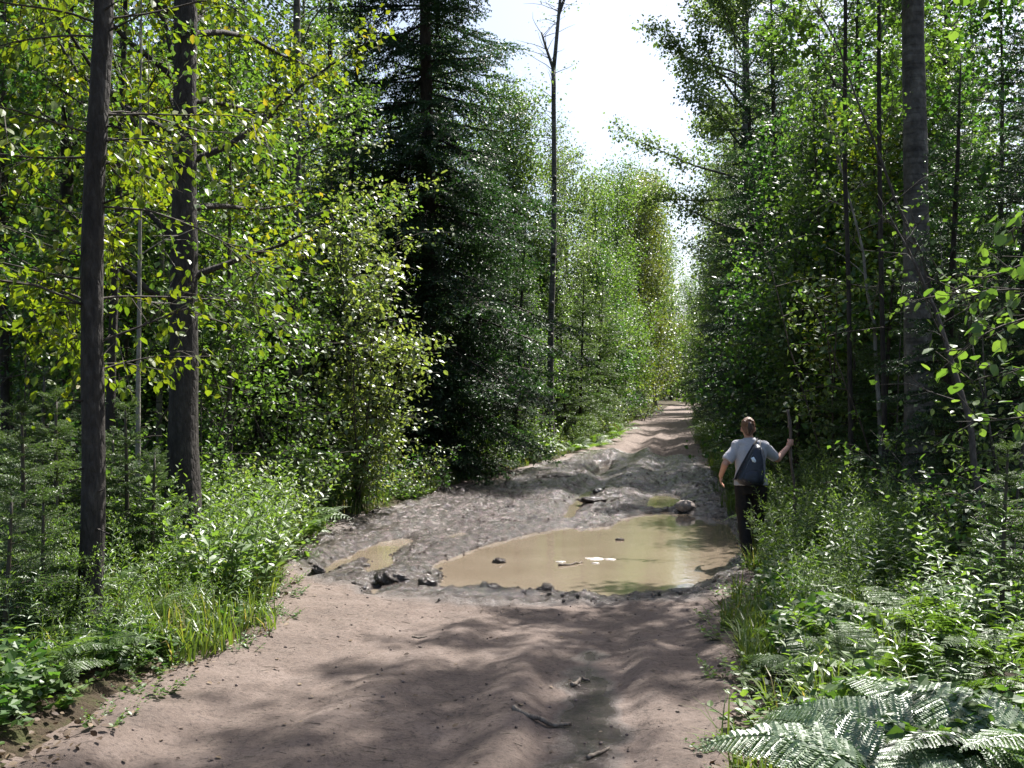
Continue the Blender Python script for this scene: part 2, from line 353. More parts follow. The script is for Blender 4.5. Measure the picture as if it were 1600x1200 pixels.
def ground_mat(name, road):
    m, t, N = mat_new(name); L = t.links.new
    tc = N('TexCoord'); at = N('Attribute', attribute_name='tint')
    def noi(s, d=6, r=.6):
        n = N('TexNoise'); n.inputs['Scale'].default_value = s; n.inputs['Detail'].default_value = d; n.inputs['Roughness'].default_value = r; L(tc.outputs['Object'], n.inputs[0]); return n.outputs[0]
    b = N('BsdfPrincipled'); o = N('OutputMaterial'); L(b.outputs[0], o.inputs[0])
    if road:
        r = ramp(t, [(.25, (.090, .066, .053)), (.5, (.146, .109, .089)), (.75, (.21, .164, .139))]); L(noi(1.7, 10, .72), r.inputs[0])
        s = ramp(t, [(.36, (.35, .33, .32)), (.46, (.85, .84, .83)), (.62, (1, 1, 1)), (.72, (1.25, 1.25, 1.25))]); L(noi(34, 9, .7), s.inputs[0])
        mx = N('Mix', data_type='RGBA', blend_type='MULTIPLY'); mx.inputs[0].default_value = .9; L(r.outputs[0], mx.inputs[6]); L(s.outputs[0], mx.inputs[7])
        wr = ramp(t, [(.36, (.016, .013, .011)), (.5, (.056, .045, .039)), (.66, (.125, .103, .092))]); L(noi(7, 9, .72), wr.inputs[0])
        fa = N('Math', operation='MULTIPLY_ADD', use_clamp=True); L(noi(2.6, 5), fa.inputs[0]); fa.inputs[1].default_value = .9
        ws = N('Math', operation='MULTIPLY_ADD'); L(at.outputs['Fac'], ws.inputs[0]); ws.inputs[1].default_value = 1.5; ws.inputs[2].default_value = -.75; L(ws.outputs[0], fa.inputs[2])
        wm = N('Mix', data_type='RGBA'); L(fa.outputs[0], wm.inputs[0]); L(mx.outputs[2], wm.inputs[6]); L(wr.outputs[0], wm.inputs[7]); L(wm.outputs[2], b.inputs['Base Color'])
        rr = N('MapRange'); L(fa.outputs[0], rr.inputs[0]); rr.inputs[3].default_value = .92; rr.inputs[4].default_value = .15
        rn = N('Math', operation='MULTIPLY_ADD'); L(noi(9, 3), rn.inputs[0]); rn.inputs[1].default_value = .32; 
        sb = N('Math', operation='ADD'); L(rr.outputs[0], sb.inputs[0]); sb.inputs[1].default_value = -.17; L(sb.outputs[0], rn.inputs[2]); L(rn.outputs[0], b.inputs['Roughness'])
        b.inputs['Specular IOR Level'].default_value = .5
        h = N('Math', operation='MULTIPLY_ADD'); L(noi(22, 12, .78), h.inputs[0]); h.inputs[1].default_value = 1.6
        L(noi(7, 5, .6), h.inputs[2])
        bp = N('Bump'); bp.inputs['Strength'].default_value = .75; bp.inputs['Distance'].default_value = .03; L(h.outputs[0], bp.inputs['Height'])
        wh = N('Math', operation='MULTIPLY'); L(fa.outputs[0], wh.inputs[0]); L(noi(15, 10, .62), wh.inputs[1])
        b2 = N('Bump'); b2.inputs['Strength'].default_value = 1; b2.inputs['Distance'].default_value = .04; L(wh.outputs[0], b2.inputs['Height']); L(bp.outputs[0], b2.inputs['Normal']); L(b2.outputs[0], b.inputs['Normal'])
    else:
        r = ramp(t, [(.3, (.022, .017, .01)), (.5, (.05, .036, .022)), (.62, (.045, .05, .016)), (.8, (.04, .065, .018))]); L(noi(2.2, 9, .7), r.inputs[0]); L(r.outputs[0], b.inputs['Base Color'])
        b.inputs['Roughness'].default_value = .9; b.inputs['Specular IOR Level'].default_value = .2
        bp = N('Bump'); bp.inputs['Strength'].default_value = 1; bp.inputs['Distance'].default_value = .05; L(noi(30, 6), bp.inputs['Height']); L(bp.outputs[0], b.inputs['Normal'])
    return m
M['dirt'] = ground_mat('dirt', True); M['litter'] = ground_mat('litter', False)
def submesh(name, mask, mat, kind):
    q = Q[mask]; u, inv = np.unique(q, return_inverse=True)
    mb = MB(); mb.add(V[u], inv.reshape(-1, 4), 0, wt[u])
    return tag(mb.build(name, mat), kind=kind)
road = submesh('dirt_road', dq < .06, M['dirt'], 'structure'); tag(road, 'rutted pinkish brown dirt track running through the forest')
floor = submesh('forest_floor', dq >= .06, M['litter'], 'structure'); tag(floor, 'dark leaf littered forest floor beside the track')

m, t, N = mat_new('muddy_water'); L = t.links.new
tc = N('TexCoord'); n = N('TexNoise'); n.inputs['Scale'].default_value = 1.3; n.inputs['Detail'].default_value = 4; L(tc.outputs['Object'], n.inputs[0])
r = ramp(t, [(.3, (.142, .112, .081)), (.7, (.178, .144, .108))]); L(n.outputs[0], r.inputs[0])
b = N('BsdfPrincipled'); L(r.outputs[0], b.inputs['Base Color']); b.inputs['Roughness'].default_value = .06; b.inputs['IOR'].default_value = 1.33; b.inputs['Specular IOR Level'].default_value = .5
mp = N('Mapping'); mp.inputs['Scale'].default_value = (1, .5, 1); L(tc.outputs['Object'], mp.inputs[0])
n2 = N('TexNoise'); n2.inputs['Scale'].default_value = 9; n2.inputs['Detail'].default_value = 2; L(mp.outputs[0], n2.inputs[0])
bp = N('Bump'); bp.inputs['Strength'].default_value = .13; bp.inputs['Distance'].default_value = .02; L(n2.outputs[0], bp.inputs['Height']); L(bp.outputs[0], b.inputs['Normal'])
o = N('OutputMaterial'); L(b.outputs[0], o.inputs[0]); M['water'] = m
pool_names = ['broad brown puddle filling the track', 'long muddy water filled rut left of the broad puddle', 'tiny pool in front of the muddy boulder', 'small pool on the churned mud left of the broad puddle', 'narrow pool reflecting green beside the dark boulder', 'dark reflecting pool behind the broad puddle', 'shaded wet rut beyond the dark boulder']
for k, p in enumerate(POOLS):
    a = np.array(p); h = .05 if k else .08
    X, Y = np.meshgrid(np.arange(a[:, 0].min()-.3, a[:, 0].max()+.3, h), np.arange(a[:, 1].min()-.3, a[:, 1].max()+.3, h))
    sdv = poly_sd(X.ravel()+h/2, Y.ravel()+h/2, p).reshape(X.shape); ny, nxx = X.shape
    i = (np.arange(ny-1)[:, None]*nxx+np.arange(nxx-1)[None]); i = i[sdv[:-1, :-1] < .14]
    F = np.stack([i, i+1, i+nxx+1, i+nxx], -1); u, inv = np.unique(F, return_inverse=True)
    VV = np.stack([X.ravel(), Y.ravel(), np.full(X.size, ZW)], -1)[u]
    mb = MB(); mb.add(VV, inv.reshape(-1, 4)); tag(mb.build('puddle' if not k else 'puddle.%03d' % k, M['water']), pool_names[k], kind='structure')
# ------------------------------------------------------------------ plants: generators
def polyline(p0, d0, L, n, bend, wob):
    """a wandering line; bend is added to the direction along the way"""
    p = np.array(p0, float); d = np.array(d0, float); d /= np.linalg.norm(d); out = [p.copy()]
    for k in range(n-1):
        d = d+np.array(bend)/(n-1)+RG.normal(0, wob, 3); d /= np.linalg.norm(d); p = p+d*L/(n-1); out.append(p.copy())
    return np.array(out)
def along(pl, s):
    """points and directions at fractions s of a polyline"""
    s = np.clip(s, 0, .9999)*(len(pl)-1); i = s.astype(int); f = (s-i)[:, None]
    return pl[i]*(1-f)+pl[i+1]*f, nrm(pl[i+1]-pl[i])

def leaves_on(mb, pts, dirs, size, tmpl, tint0, tvar, droop=.35, flat=.8, jit=.04, out=None):
    n = len(pts)
    d = nrm(nrm(dirs)*.5+rvec(n, .55)+np.array((0, 0, -droop)))
    up = nrm(rvec(n, 1-flat+.25)+np.array((0, 0, 1.)))
    s = size*RG.uniform(.45, 1.25, n)
    mb.scatter(tmpl, pts+rvec(n, jit), frames(d, up), s, 0, np.clip(tint0+RG.normal(0, tvar, n), 0, 1))

def broadleaf(H, r0, cb, cr, nl, leaf, dens, tmpl=KITE, up=.55, wob=.05, lean=(0, 0), top_r=.25, tint=.5, tvar=.2, droop=.35, sides=8, spread=.17, twig=.45, trunk_pts=None, bare=0, skip=None):
    """trunk and limbs in one mesh, leaves in another"""
    tr, cr_ = MB(), MB(); n = 12
    if trunk_pts is None:
        t = np.linspace(0, 1, n); wx = np.cumsum(RG.normal(0, wob*H/60, n)); wy = np.cumsum(RG.normal(0, wob*H/60, n)); wx -= wx[0]; wy -= wy[0]
        trunk_pts = np.stack([lean[0]*t*H+wx, lean[1]*t*H+wy, t*H-.15], -1)
    k = len(trunk_pts); t = np.linspace(0, 1, k)
    rad = r0*(1-t)**.75*.95+r0*.06; rad[0] *= 1.35
    fine = np.linspace(0, 1, k*3); tp, _ = along(trunk_pts, fine)
    tube(tr, tp, np.interp(fine, t, rad), sides, 0, .5, .035)
    ga = RG.uniform(0, 6.28)
    A, B, pts, dirs = [], [], [], []
    for q in range(nl):
        s = lerp(cb/H, .985, ((q+RG.uniform(0, .9))/nl)**.9); u = (s-cb/H)/(1-cb/H)
        prof = max(top_r, (.55+.45*math.sin(math.pi*min(1, u*1.25+.15)))*(1-.75*u**1.6))
        p, _ = along(trunk_pts, np.array([s])); ga += 2.4+RG.normal(0, .4)
        if skip and abs((ga-skip[0]+math.pi) % (2*math.pi)-math.pi) < skip[1]: ga += math.pi
        L = cr*prof*RG.uniform(.65, 1.15)
        d = np.array((math.cos(ga), math.sin(ga), up*RG.uniform(.5, 1.3)+u*.6))
        pl = polyline(p[0], d, L, 6, (0, 0, RG.uniform(-.5, .25)), .13)
        rl = max(.006, r0*.32*(1-s)**.5*min(1, L/2))
        tube(tr, pl, np.linspace(rl, .004, 6), 5, 0, .5, 0, False)
        if RG.random() < bare: continue
        m = max(3, int(L/twig*3.2)); ss = RG.uniform(.2, 1, m)**.8; q0, qd = along(pl, ss)
        td = nrm(qd*.6+rvec(m, .55)+np.array((0, 0, .1))); tl = RG.uniform(.5, 1.25, m)*twig*(1.15-.5*ss)
        e = q0+td*tl[:, None]; A.append(q0); B.append(e)
        c = max(2, int(dens)); f = RG.uniform(.1, 1.05, (m, c))
        pts.append((q0[:, None]+td[:, None]*tl[:, None, None]*f[..., None]).reshape(-1, 3)+rvec(m*c, spread*.5)); dirs.append(np.repeat(td, c, 0))
    sticks(tr, np.concatenate(A), np.concatenate(B), .006, .002)
    leaves_on(cr_, np.concatenate(pts), np.concatenate(dirs), leaf, tmpl, tint, tvar, droop)
    return tr, cr_

def bough(L, gap, nl, nw, step, shoot, fresh=0, hang=.2):
    """one spruce bough along +X: a drooping spine with flat side shoots, each set with needles"""
    N_ = MB(); W = MB()
    pl = polyline((0, 0, 0), (1, 0, .05), L, 8, (0, 0, -.25), .03)
    pl[:, 2] += .10*L*np.linspace(0, 1, 8)**3
    tube(W, pl, np.linspace(.003+.009*L, .0015, 8), 4, 0, .5, 0, False)
    s = np.arange(.12, 1, gap/L); s = np.concatenate([s, s+gap/L*.5]); sg = np.repeat([1, -1], len(s)//2)
    p, d = along(pl, s); n = len(s)
    l = shoot*(1-.72*s)*np.clip(s*5, .25, 1)*RG.uniform(.7, 1.15, n)
    sd_ = nrm(d*.75+np.stack([np.zeros(n), sg*1.0, RG.normal(-hang, .22, n)], -1))
    e = p+sd_*l[:, None]-np.array((0, 0, 1))*(.12*l[:, None]**1.0)
    sticks(W, p, e, .0015+.0018*L, .001)
    # second order shoots
    k2 = np.maximum(1, (l/(gap*2.2)).astype(int)); idx = np.repeat(np.arange(n), k2*2); m = len(idx)
    f = RG.uniform(.2, .95, m); q = p[idx]+(e-p)[idx]*f[:, None]
    td = nrm(sd_[idx]*.8+np.cross(sd_[idx], np.array((0, 0, 1.)))*RG.choice([-1, 1], m)[:, None]*.75+rvec(m, .12))
    l2 = l[idx]*.42*(1.1-f); e2 = q+td*l2[:, None]
    S0 = np.concatenate([p, q, pl[:-1]]); S1 = np.concatenate([e, e2, pl[1:]])
    ln = np.linalg.norm(S1-S0, axis=1); cnt = np.maximum(2, (ln/step*3).astype(int)); ix = np.repeat(np.arange(len(S0)), cnt); k = len(ix)
    f = RG.uniform(0, 1, k)[:, None]; pos = S0[ix]*(1-f)+S1[ix]*f; ax = nrm(S1-S0)[ix]
    lat = nrm(np.cross(ax, rvec(k)+np.array((0, 0, .7))))
    nd = nrm(ax*.75+lat*RG.choice([-1, 1], k)[:, None]+np.array((0, 0, .18)))
    up = nrm(rvec(k, .45)+np.array((0, 0, 1.)))
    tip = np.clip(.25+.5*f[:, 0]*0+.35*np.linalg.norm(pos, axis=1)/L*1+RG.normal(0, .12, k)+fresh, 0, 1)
    sc = np.stack([np.full(k, nw/.18), nl*RG.uniform(.7, 1.2, k), np.ones(k)], -1)
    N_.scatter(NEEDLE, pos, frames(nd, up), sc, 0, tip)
    return N_, W

def put(dst, src, pos, rot, sc):
    """a built set of geometry placed many times into another"""
    V = np.concatenate(src.v); T = np.concatenate(src.t); Fs = [f for f, m in src.f]
    n = len(pos); dst.scatter((V, Fs), pos, rot, sc, 0, np.zeros(n)); dst.t[-1] = np.clip(np.tile(T, n)+np.repeat(RG.normal(0, .08, n), len(V)), 0, 1)

BO = {}
def boughs(kind):
    if kind not in BO:
        if kind == 'fine':  BO[kind] = [(L, [bough(L, .04, .022, .0085, .013, .36*L**.6, .1, .1) for _ in range(2)]) for L in (.35, .8)]
        if kind == 'mid':   BO[kind] = [(L, [bough(L, .075, .036, .017, .034, .42*L**.55, 0, .15) for _ in range(2)]) for L in (.5, 1.1, 1.9)]
        if kind == 'hero':  BO[kind] = [(L, [bough(L, .085, .046, .036, .088, .58*L**.5, .05, .32) for _ in range(3)]) for L in (.6, 1.3, 2.3)]
        if kind == 'far':   BO[kind] = [(L, [bough(L, .15, .085, .05, .09, .5*L**.5) for _ in range(2)]) for L in (.6, 1.3, 2.2)]
    return BO[kind]
def spruce(H, r0, base, Rm, gap, per, kind, pw=.85, droop=.35, lean=(0, 0), dead=0, rvar=.2):
    tr, nd = MB(), MB()
    t = np.linspace(0, 1, 14); tp = np.stack([lean[0]*t*H, lean[1]*t*H, t*H-.1], -1)+np.concatenate([np.zeros((1, 3)), np.cumsum(RG.normal(0, .012*H/14, (13, 3)), 0)])*np.array((1, 1, 0))
    rad = r0*(1-t)**.8+.008; rad[0] *= 1.3
    tube(tr, tp, rad, 9, 0, .5, .03)
    zs, L_, az, pit = [], [], [], []; z = base; a = 0
    while z < H*.985:
        u = (z-base)/(H-base)
        for k in range(per+RG.integers(-1, 2)):
            zs.append(z+RG.uniform(-.5, .5)*gap); a += 2.4+RG.normal(0, .5); az.append(a)
            L_.append(max(.12, Rm*(1-u)**pw*RG.uniform(1-rvar*1.6, 1+rvar)*min(1, .72+u*2.5))); pit.append(lerp(-droop, .55, u**1.3)+RG.normal(0, .09))
        z += gap*lerp(1, .55, u)
    zs, L_, az, pit = map(np.array, (zs, L_, az, pit))
    p, _ = along(tp, np.clip((zs+.1)/H, 0, 1))
    x = np.stack([np.cos(az)*np.cos(pit), np.sin(az)*np.cos(pit), np.sin(pit)], -1)
    y = nrm(np.cross(np.tile((0, 0, 1.), (len(az), 1)), x)); rl = RG.normal(0, .2, len(az))[:, None]
    zz_ = np.cross(x, y); y, zz_ = y*np.cos(rl)+zz_*np.sin(rl), zz_*np.cos(rl)-y*np.sin(rl)
    Rm_ = np.stack([x, y, zz_], -1)
    bs = boughs(kind); Ls = np.array([b[0] for b in bs]); which = np.abs(np.log(L_[:, None]/Ls[None])).argmin(1); var = RG.integers(0, len(bs[0][1]), len(az))
    for i, (L0, vs_) in enumerate(bs):
        for j, (bn, bw) in enumerate(vs_):
            k = (which == i) & (var == j)
            if k.any():
                s = L_[k]/L0
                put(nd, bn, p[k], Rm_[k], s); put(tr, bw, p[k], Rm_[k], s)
    if dead:                                              # bare broken twigs low on the stem
        z0 = RG.uniform(.3, base+1.5, dead); a = RG.uniform(0, 6.28, dead); q, _ = along(tp, z0/H)
        e = q+np.stack([np.cos(a), np.sin(a), RG.uniform(-.5, .2, dead)], -1)*RG.uniform(.4, 1.3, dead)[:, None]
        sticks(tr, q, e, .009, .002)
    return tr, nd

def plant(name, tr, cr, bark, leaf, label=None, cat=None, group=None, loc=(0, 0, 0), tn='trunk', cn='crown'):
    root = thing(name, loc, label, cat, group)
    tr.build(tn, bark, root); c = cr.build(cn, leaf, root, smooth=False); c['kind'] = 'stuff' if False else 'thing'
    del c['kind']; own(root)
    return root

# ------------------------------------------------------------------ placing with labels of their own
LM = []          # every plant: (object, kind words, base px, distance, side)
NUM = ['nearest', 'second nearest', 'third nearest', 'fourth nearest', 'fifth nearest', 'sixth nearest', 'seventh nearest', 'eighth nearest', 'ninth nearest', 'tenth nearest', 'eleventh nearest', 'twelfth nearest', 'thirteenth nearest', 'fourteenth nearest', 'fifteenth nearest', 'sixteenth nearest', 'seventeenth nearest', 'eighteenth nearest', 'nineteenth nearest', 'twentieth nearest']+['twenty %s nearest' % w_ for w_ in ('first', 'second', 'third', 'fourth', 'fifth', 'sixth', 'seventh', 'eighth', 'ninth')]+['thirtieth nearest']+['thirty %s nearest' % w_ for w_ in ('first', 'second', 'third', 'fourth', 'fifth', 'sixth', 'seventh', 'eighth', 'ninth')]
def zone(x, y):
    px = 800+1604*x/y; d = side(x, y)[()] if np.ndim(side(x, y)) == 0 else float(side(np.array([x]), np.array([y]))[0])
    left = x < float(np.interp(y, TY, (TL+TR)/2))
    if left:
        a = ('left of the near dark trunk' if px < 125 else 'between the two near trunks' if px < 268 else
             'right of the thick second trunk' if px < 400 else 'left of the silvery sapling' if px < 540 else 'near the silvery sapling' if px < 640 else
             'around the big dark spruce' if px < 780 else 'beside the forked bare trunk' if px < 900 else 'on the far left verge')
    else:
        a = ('on the far right verge' if px < 1130 else 'beyond the hiker' if px < 1215 and y > 12 else 'beside the hiker' if px < 1215 else 'right of the walking stick' if px < 1320 else
             'among the leaning grey saplings' if px < 1400 else 'around the grey mottled trunk' if px < 1480 else 'right of the grey mottled trunk')
    return a
SEEN = {}
def place(root, x, y, what, rz=None, s=1.0, group=None, dz=0, tilt=0, first=False, label=None):
    o = root if first else dup(root)
    o.location = (x, y, gz(x, y)+dz); o.scale = (s, s, s*RG.uniform(.94, 1.06))
    o.rotation_euler = (RG.normal(0, tilt) if tilt else 0, RG.normal(0, tilt) if tilt else 0, RG.uniform(0, 6.28) if rz is None else rz)
    if group: o['group'] = group
    if label: o['label'] = label
    else: SEEN.setdefault((what, zone(x, y)), []).append((y, o))
    return o
def finish_labels():
    for (what, zn), lst in SEEN.items():
        lst.sort(key=lambda q: q[0])
        for k, (y, o) in enumerate(lst):
            o['label'] = f'{what} {zn}' if len(lst) == 1 else f'{what} {zn}, {NUM[min(k, 38)]}'
# ------------------------------------------------------------------ trees one can tell apart
def at(px, Y, dz=0):
    x = (px-800)/1604*Y; return x, Y, gz(x, Y)+dz
# near dark trunk, its yellow-green backlit branches with single leaves
def leafy_branches(root, rootz, specs, bark, leafm, size, nparts, tmpl, part='branch', perleaf=.9, tint=.55, tw=(.2, .6)):
    """branches as parts; the leaves nearest the lens as sub-parts, the rest one foliage part"""
    lm = []
    for v in range(4):
        mb = MB(); V = tmpl[0].copy(); V[:, 2] += .06*V[:, 1]**2*(v-1.5); mb.add(V, tmpl[1], 0, .25+.2*v); lm.append(mb.mesh('leaf', leafm, False))
    rest = MB(); made = 0
    for (p0, d0, L, n) in specs:
        b = MB(); pl = polyline(p0, d0, L, 9, (0, 0, -.45), .09); tube(b, pl, np.linspace(.006+.003*L, .002, 9), 5, 0, .5, 0, False)
        m = max(6, int(L*11)); s = RG.uniform(.12, 1, m); q, qd = along(pl, s)
        td = nrm(qd*.7+rvec(m, .45)+np.array((0, 0, -.12))); tl = RG.uniform(*tw, m); e = q+td*tl[:, None]
        sticks(b, q, e, .0045, .002)
        bo = b.build(part, bark, root)
        c = int(n/m); f = RG.uniform(.05, 1.05, (m, c)); pts = (q[:, None]+td[:, None]*(tl[:, None]*f)[..., None]).reshape(-1, 3)+rvec(m*c, .045); k = len(pts)
        dd_ = nrm(np.repeat(td, c, 0)*.5+rvec(k, .5)+np.array((0, 0, -.5))); up = nrm(rvec(k, .45)+np.array((0, 0, 1.)))
        fr = frames(dd_, up); sz = size*RG.uniform(.65, 1.2, k)
        take = min(int(nparts/len(specs)), k, nparts-made)
        for i in range(take):
            o = link('leaf', lm[int(RG.integers(0, 4))], bo)
            o.matrix_local = Matrix([[*(fr[i, r]*sz[i]), pts[i, r]] for r in range(3)]+[[0, 0, 0, 1]])
        made += take
        rest.scatter(tmpl, pts[take:], fr[take:], sz[take:], 0, np.clip(tint+RG.normal(0, .22, k-take), 0, 1))
    if rest.n: tag(rest.build('foliage', leafm, root, smooth=False), kind='stuff')

x, y, z = at(140, 7.0)
T1 = thing('dark_trunked_tree', (x, y, z), 'near dark barked tree with a leaning trunk and yellow green leaves at the grassy verge', 'tree')
mb = MB(); zz_ = np.linspace(-.3, 11, 46); pts = np.stack([.012*zz_+.02*np.sin(zz_*1.7), .01*np.cos(zz_*1.3), zz_], -1)
tube(mb, pts, .082*(1-zz_/22)+.03*np.exp(-(zz_+.1)/.25), 16, 0, .5, .035)
for k in range(11):
    h = RG.uniform(.7, 5); a = RG.uniform(-3.1, .2); o_ = np.array((.012*h, 0, h)); sticks(mb, [o_], [o_+np.array((math.cos(a), math.sin(a), RG.uniform(-.2, .4)))*RG.uniform(.12, .38)], .012, .004)
for k in range(6):
    a = k*1.05+.3; tube(mb, [(0, 0, .35), (.09*math.cos(a), .09*math.sin(a), .1), (.22*math.cos(a), .22*math.sin(a), -.06)], [.05, .045, .02], 7)
mb.build('trunk', M['bark_dark'], T1)
sp = []
for k in range(30):
    h = RG.uniform(1.7, 5.4); right = k % 3 == 0; a = RG.uniform(-.2, 1.2) if right else RG.uniform(1.6, 4.2)
    sp.append(((.012*h, 0, h), (math.cos(a), math.sin(a)*.9+.1, RG.uniform(.05, .45)), RG.uniform(.5, 1.5) if right else RG.uniform(.8, 2.0), 90 if right else 170))
leafy_branches(T1, z, sp, M['twig'], M['leaf_yellow'], .07, 300, LEAF)
own(T1)

def hero(name, label, cat, px, Y, H, r, cb, cr, nl, leaf, dens, bark, leafm, lean=(0, 0), dz=0, **kw):
    x, y, z = at(px, Y); tr, cr_ = broadleaf(H, r, cb, cr, nl, leaf, dens, lean=lean, **kw)
    root = thing(name, (x, y, z+dz), label, cat); tr.build('trunk', M[bark], root); cr_.build('crown', M[leafm], root, smooth=False); own(root); return root
hero('thick_trunked_tree', 'thick second trunk with a sunlit right edge, standing behind the near dark trunk', 'tree', 287, 11, 15, .165, 2.8, 2.9, 64, .08, 18, 'bark_dark', 'leaf_yellow', sides=16, tint=.5, wob=.02, skip=(-1.25, .95))
hero('dark_leaning_tree', 'thin dark leaning trunk seen just right of the near dark trunk', 'tree', 168, 11.8, 9, .065, 3.4, 1.8, 26, .075, 14, 'bark_dark', 'leaf_mid', lean=(.02, 0))
hero('brown_trunked_tree', 'brown trunk at the upper left seen through yellow leaves', 'tree', 104, 14, 14, .115, 3.4, 2.4, 60, .085, 24, 'bark_dark', 'leaf_yellow', lean=(-.006, 0), wob=.03)
hero('pale_sapling', 'thin pale straight sapling between the two dark trunks', 'sapling', 217, 10, 6.5, .03, 2.5, .9, 16, .07, 10, 'twig_pale', 'leaf_mid', wob=.02)
hero('grey_trunked_tree', 'grey trunk rising left of the big spruce behind leafy branches', 'tree', 462, 18.5, 15, .12, 2.6, 2.3, 60, .085, 22, 'bark_grey', 'leaf_mid', wob=.03)
hero('slim_grey_tree', 'slim dark trunk against bright sky gaps left of the big spruce', 'tree', 512, 28, 17, .15, 5, 2.6, 56, .10, 20, 'bark_dark', 'leaf_poplar', wob=.03)

x, y, z = at(674, 24.3)
tr, nd = spruce(23, .21, .5, 4.15, .42, 6, 'hero', pw=.78, droop=.45, lean=(-.019, 0), dead=60, rvar=.2)
SP = thing('big_spruce', (x, y, z), 'big dark spruce with drooping boughs left of the track beyond the puddle', 'spruce')
tr.build('trunk', M['bark_spruce'], SP); nd.build('needles', M['needle'], SP, smooth=False); own(SP)

# forked, almost bare poplar
x, y, z = at(862, 32)
FP = thing('forked_poplar', (x, y, z), 'slender forked poplar with a nearly bare straight trunk beside the far track', 'tree')
tr, cw = MB(), MB(); hh = np.linspace(-.3, 12, 26); q = np.stack([-.04*np.sin(hh*.6)+.1*(hh/12)**2, .05*np.sin(hh*.8), hh], -1)
tube(tr, q,   .105-.003*hh, 10, 0, .5, .05)
for c in (1.2, 2.9, 4.2, 5.1, 6.6, 8.0, 9.3): tube(tr, [q[int(c*2)]+np.array((.0, -.12, 0)), q[int(c*2)]+np.array((.02, -.17, .06))], [.07, .045], 7)
p = q[-1]; l1 = polyline(p, (-.32, .1, 1), 1.3, 6, (0, 0, .3), .03); tube(tr, l1, np.linspace(.055, .03, 6), 8)
l2 = polyline(p, (.10, 0, 1), 6.5, 12, (.0, 0, .3), .02); tube(tr, l2, np.linspace(.066, .015, 12), 8)
l3 = polyline(l2[3], (.45, .1, 1), 3.8, 9, (0, 0, .3), .05); tube(tr, l3, np.linspace(.05, .01, 9), 6)
pts, dr = [], []
for src in (l1, l2, l3, l2, q[8:], q[14:]):
    for k in range(12):
        s, d = along(src, np.array([RG.uniform(.2, 1)])); a = RG.uniform(0, 6.28)
        pl = polyline(s[0], (math.cos(a), math.sin(a), .5), RG.uniform(.5, 1.4), 5, (0, 0, -.2), .12); tube(tr, pl, np.linspace(.014, .003, 5), 4, 0, .5, 0, False)
        if RG.random() < .4: f, d = along(pl, RG.uniform(.3, 1, 26)); pts.append(f+rvec(26, .16)); dr.append(d)
leaves_on(cw, np.concatenate(pts), np.concatenate(dr), .085, KITE, .5, .2)
tr.build('trunk', M['bark_grey'], FP); cw.build('crown', M['leaf_poplar'], FP, smooth=False); own(FP)

hero('tall_poplar', 'tall open poplar with spreading limbs against the sky beyond the hiker', 'tree', 1176, 30, 19, .2, 6.6, 4.4, 60, .105, 46, 'bark_grey', 'leaf_poplar', lean=(-.012, 0), up=.4, twig=.5, spread=.3)
hero('pale_trunked_tree', 'thick grey mottled trunk rising out of dark spruces on the right', 'tree', 1436, 12, 16, .17, 8.5, 2.4, 26, .085, 10, 'bark_pale', 'leaf_mid', sides=16, wob=.02, lean=(-.004, 0))
hero('tall_thin_tree', 'tall slender straight tree behind the walking stick among dark spruces', 'tree', 1330, 12.9, 17.5, .034, 4.5, 1.9, 44, .09, 24, 'bark_dark', 'leaf_mid', wob=.07)
hero('tall_thin_tree', 'second tall slender straight tree just left of the grey mottled trunk', 'tree', 1384, 12.6, 18, .034, 5.5, 1.9, 42, .09, 24, 'bark_dark', 'leaf_mid', wob=.07)
# leaning grey saplings
for (nm, lab, a, bb, Y, r, bk) in (('leaning_sapling', 'long grey sapling leaning left across the dark spruces', (1436, 505), (1285, 60), 10.5, .026, 'twig'), ('leaning_sapling', 'grey leaning stem standing in the ferns under the grey mottled trunk', (1492, 740), (1420, 480), 8.5, .035, 'twig'),
                             ('leaning_sapling', 'thin upright grey sapling left of the grey mottled trunk', (1352, 640), (1310, 300), 13, .035, 'twig_pale')):
    p0 = P(*a, Y); p1 = P(*bb, Y+.6); g = gz(p0[0], Y); d = (p1-p0)/np.linalg.norm(p1-p0); foot = p0-d*((p0[2]-g)/max(.3, d[2])) if True else p0
    n = 12; pl = np.array([lerp(foot, p1+d*1.2, k/(n-1)) for k in range(n)])+np.concatenate([np.zeros((1, 3)), RG.normal(0, .022, (n-1, 3))]); pl -= foot; pl[:, 0] += .25*np.sin(np.linspace(0, math.pi, n))
    tr, cw = broadleaf(np.linalg.norm(pl[-1]), r, np.linalg.norm(pl[-1])*.4, .9, 12, .06, 5, trunk_pts=pl, droop=.2, bare=.3)
    root = thing(nm, tuple(foot), lab, 'sapling'); tr.build('trunk', M[bk], root); cw.build('crown', M['leaf_mid'], root, smooth=False); own(root)

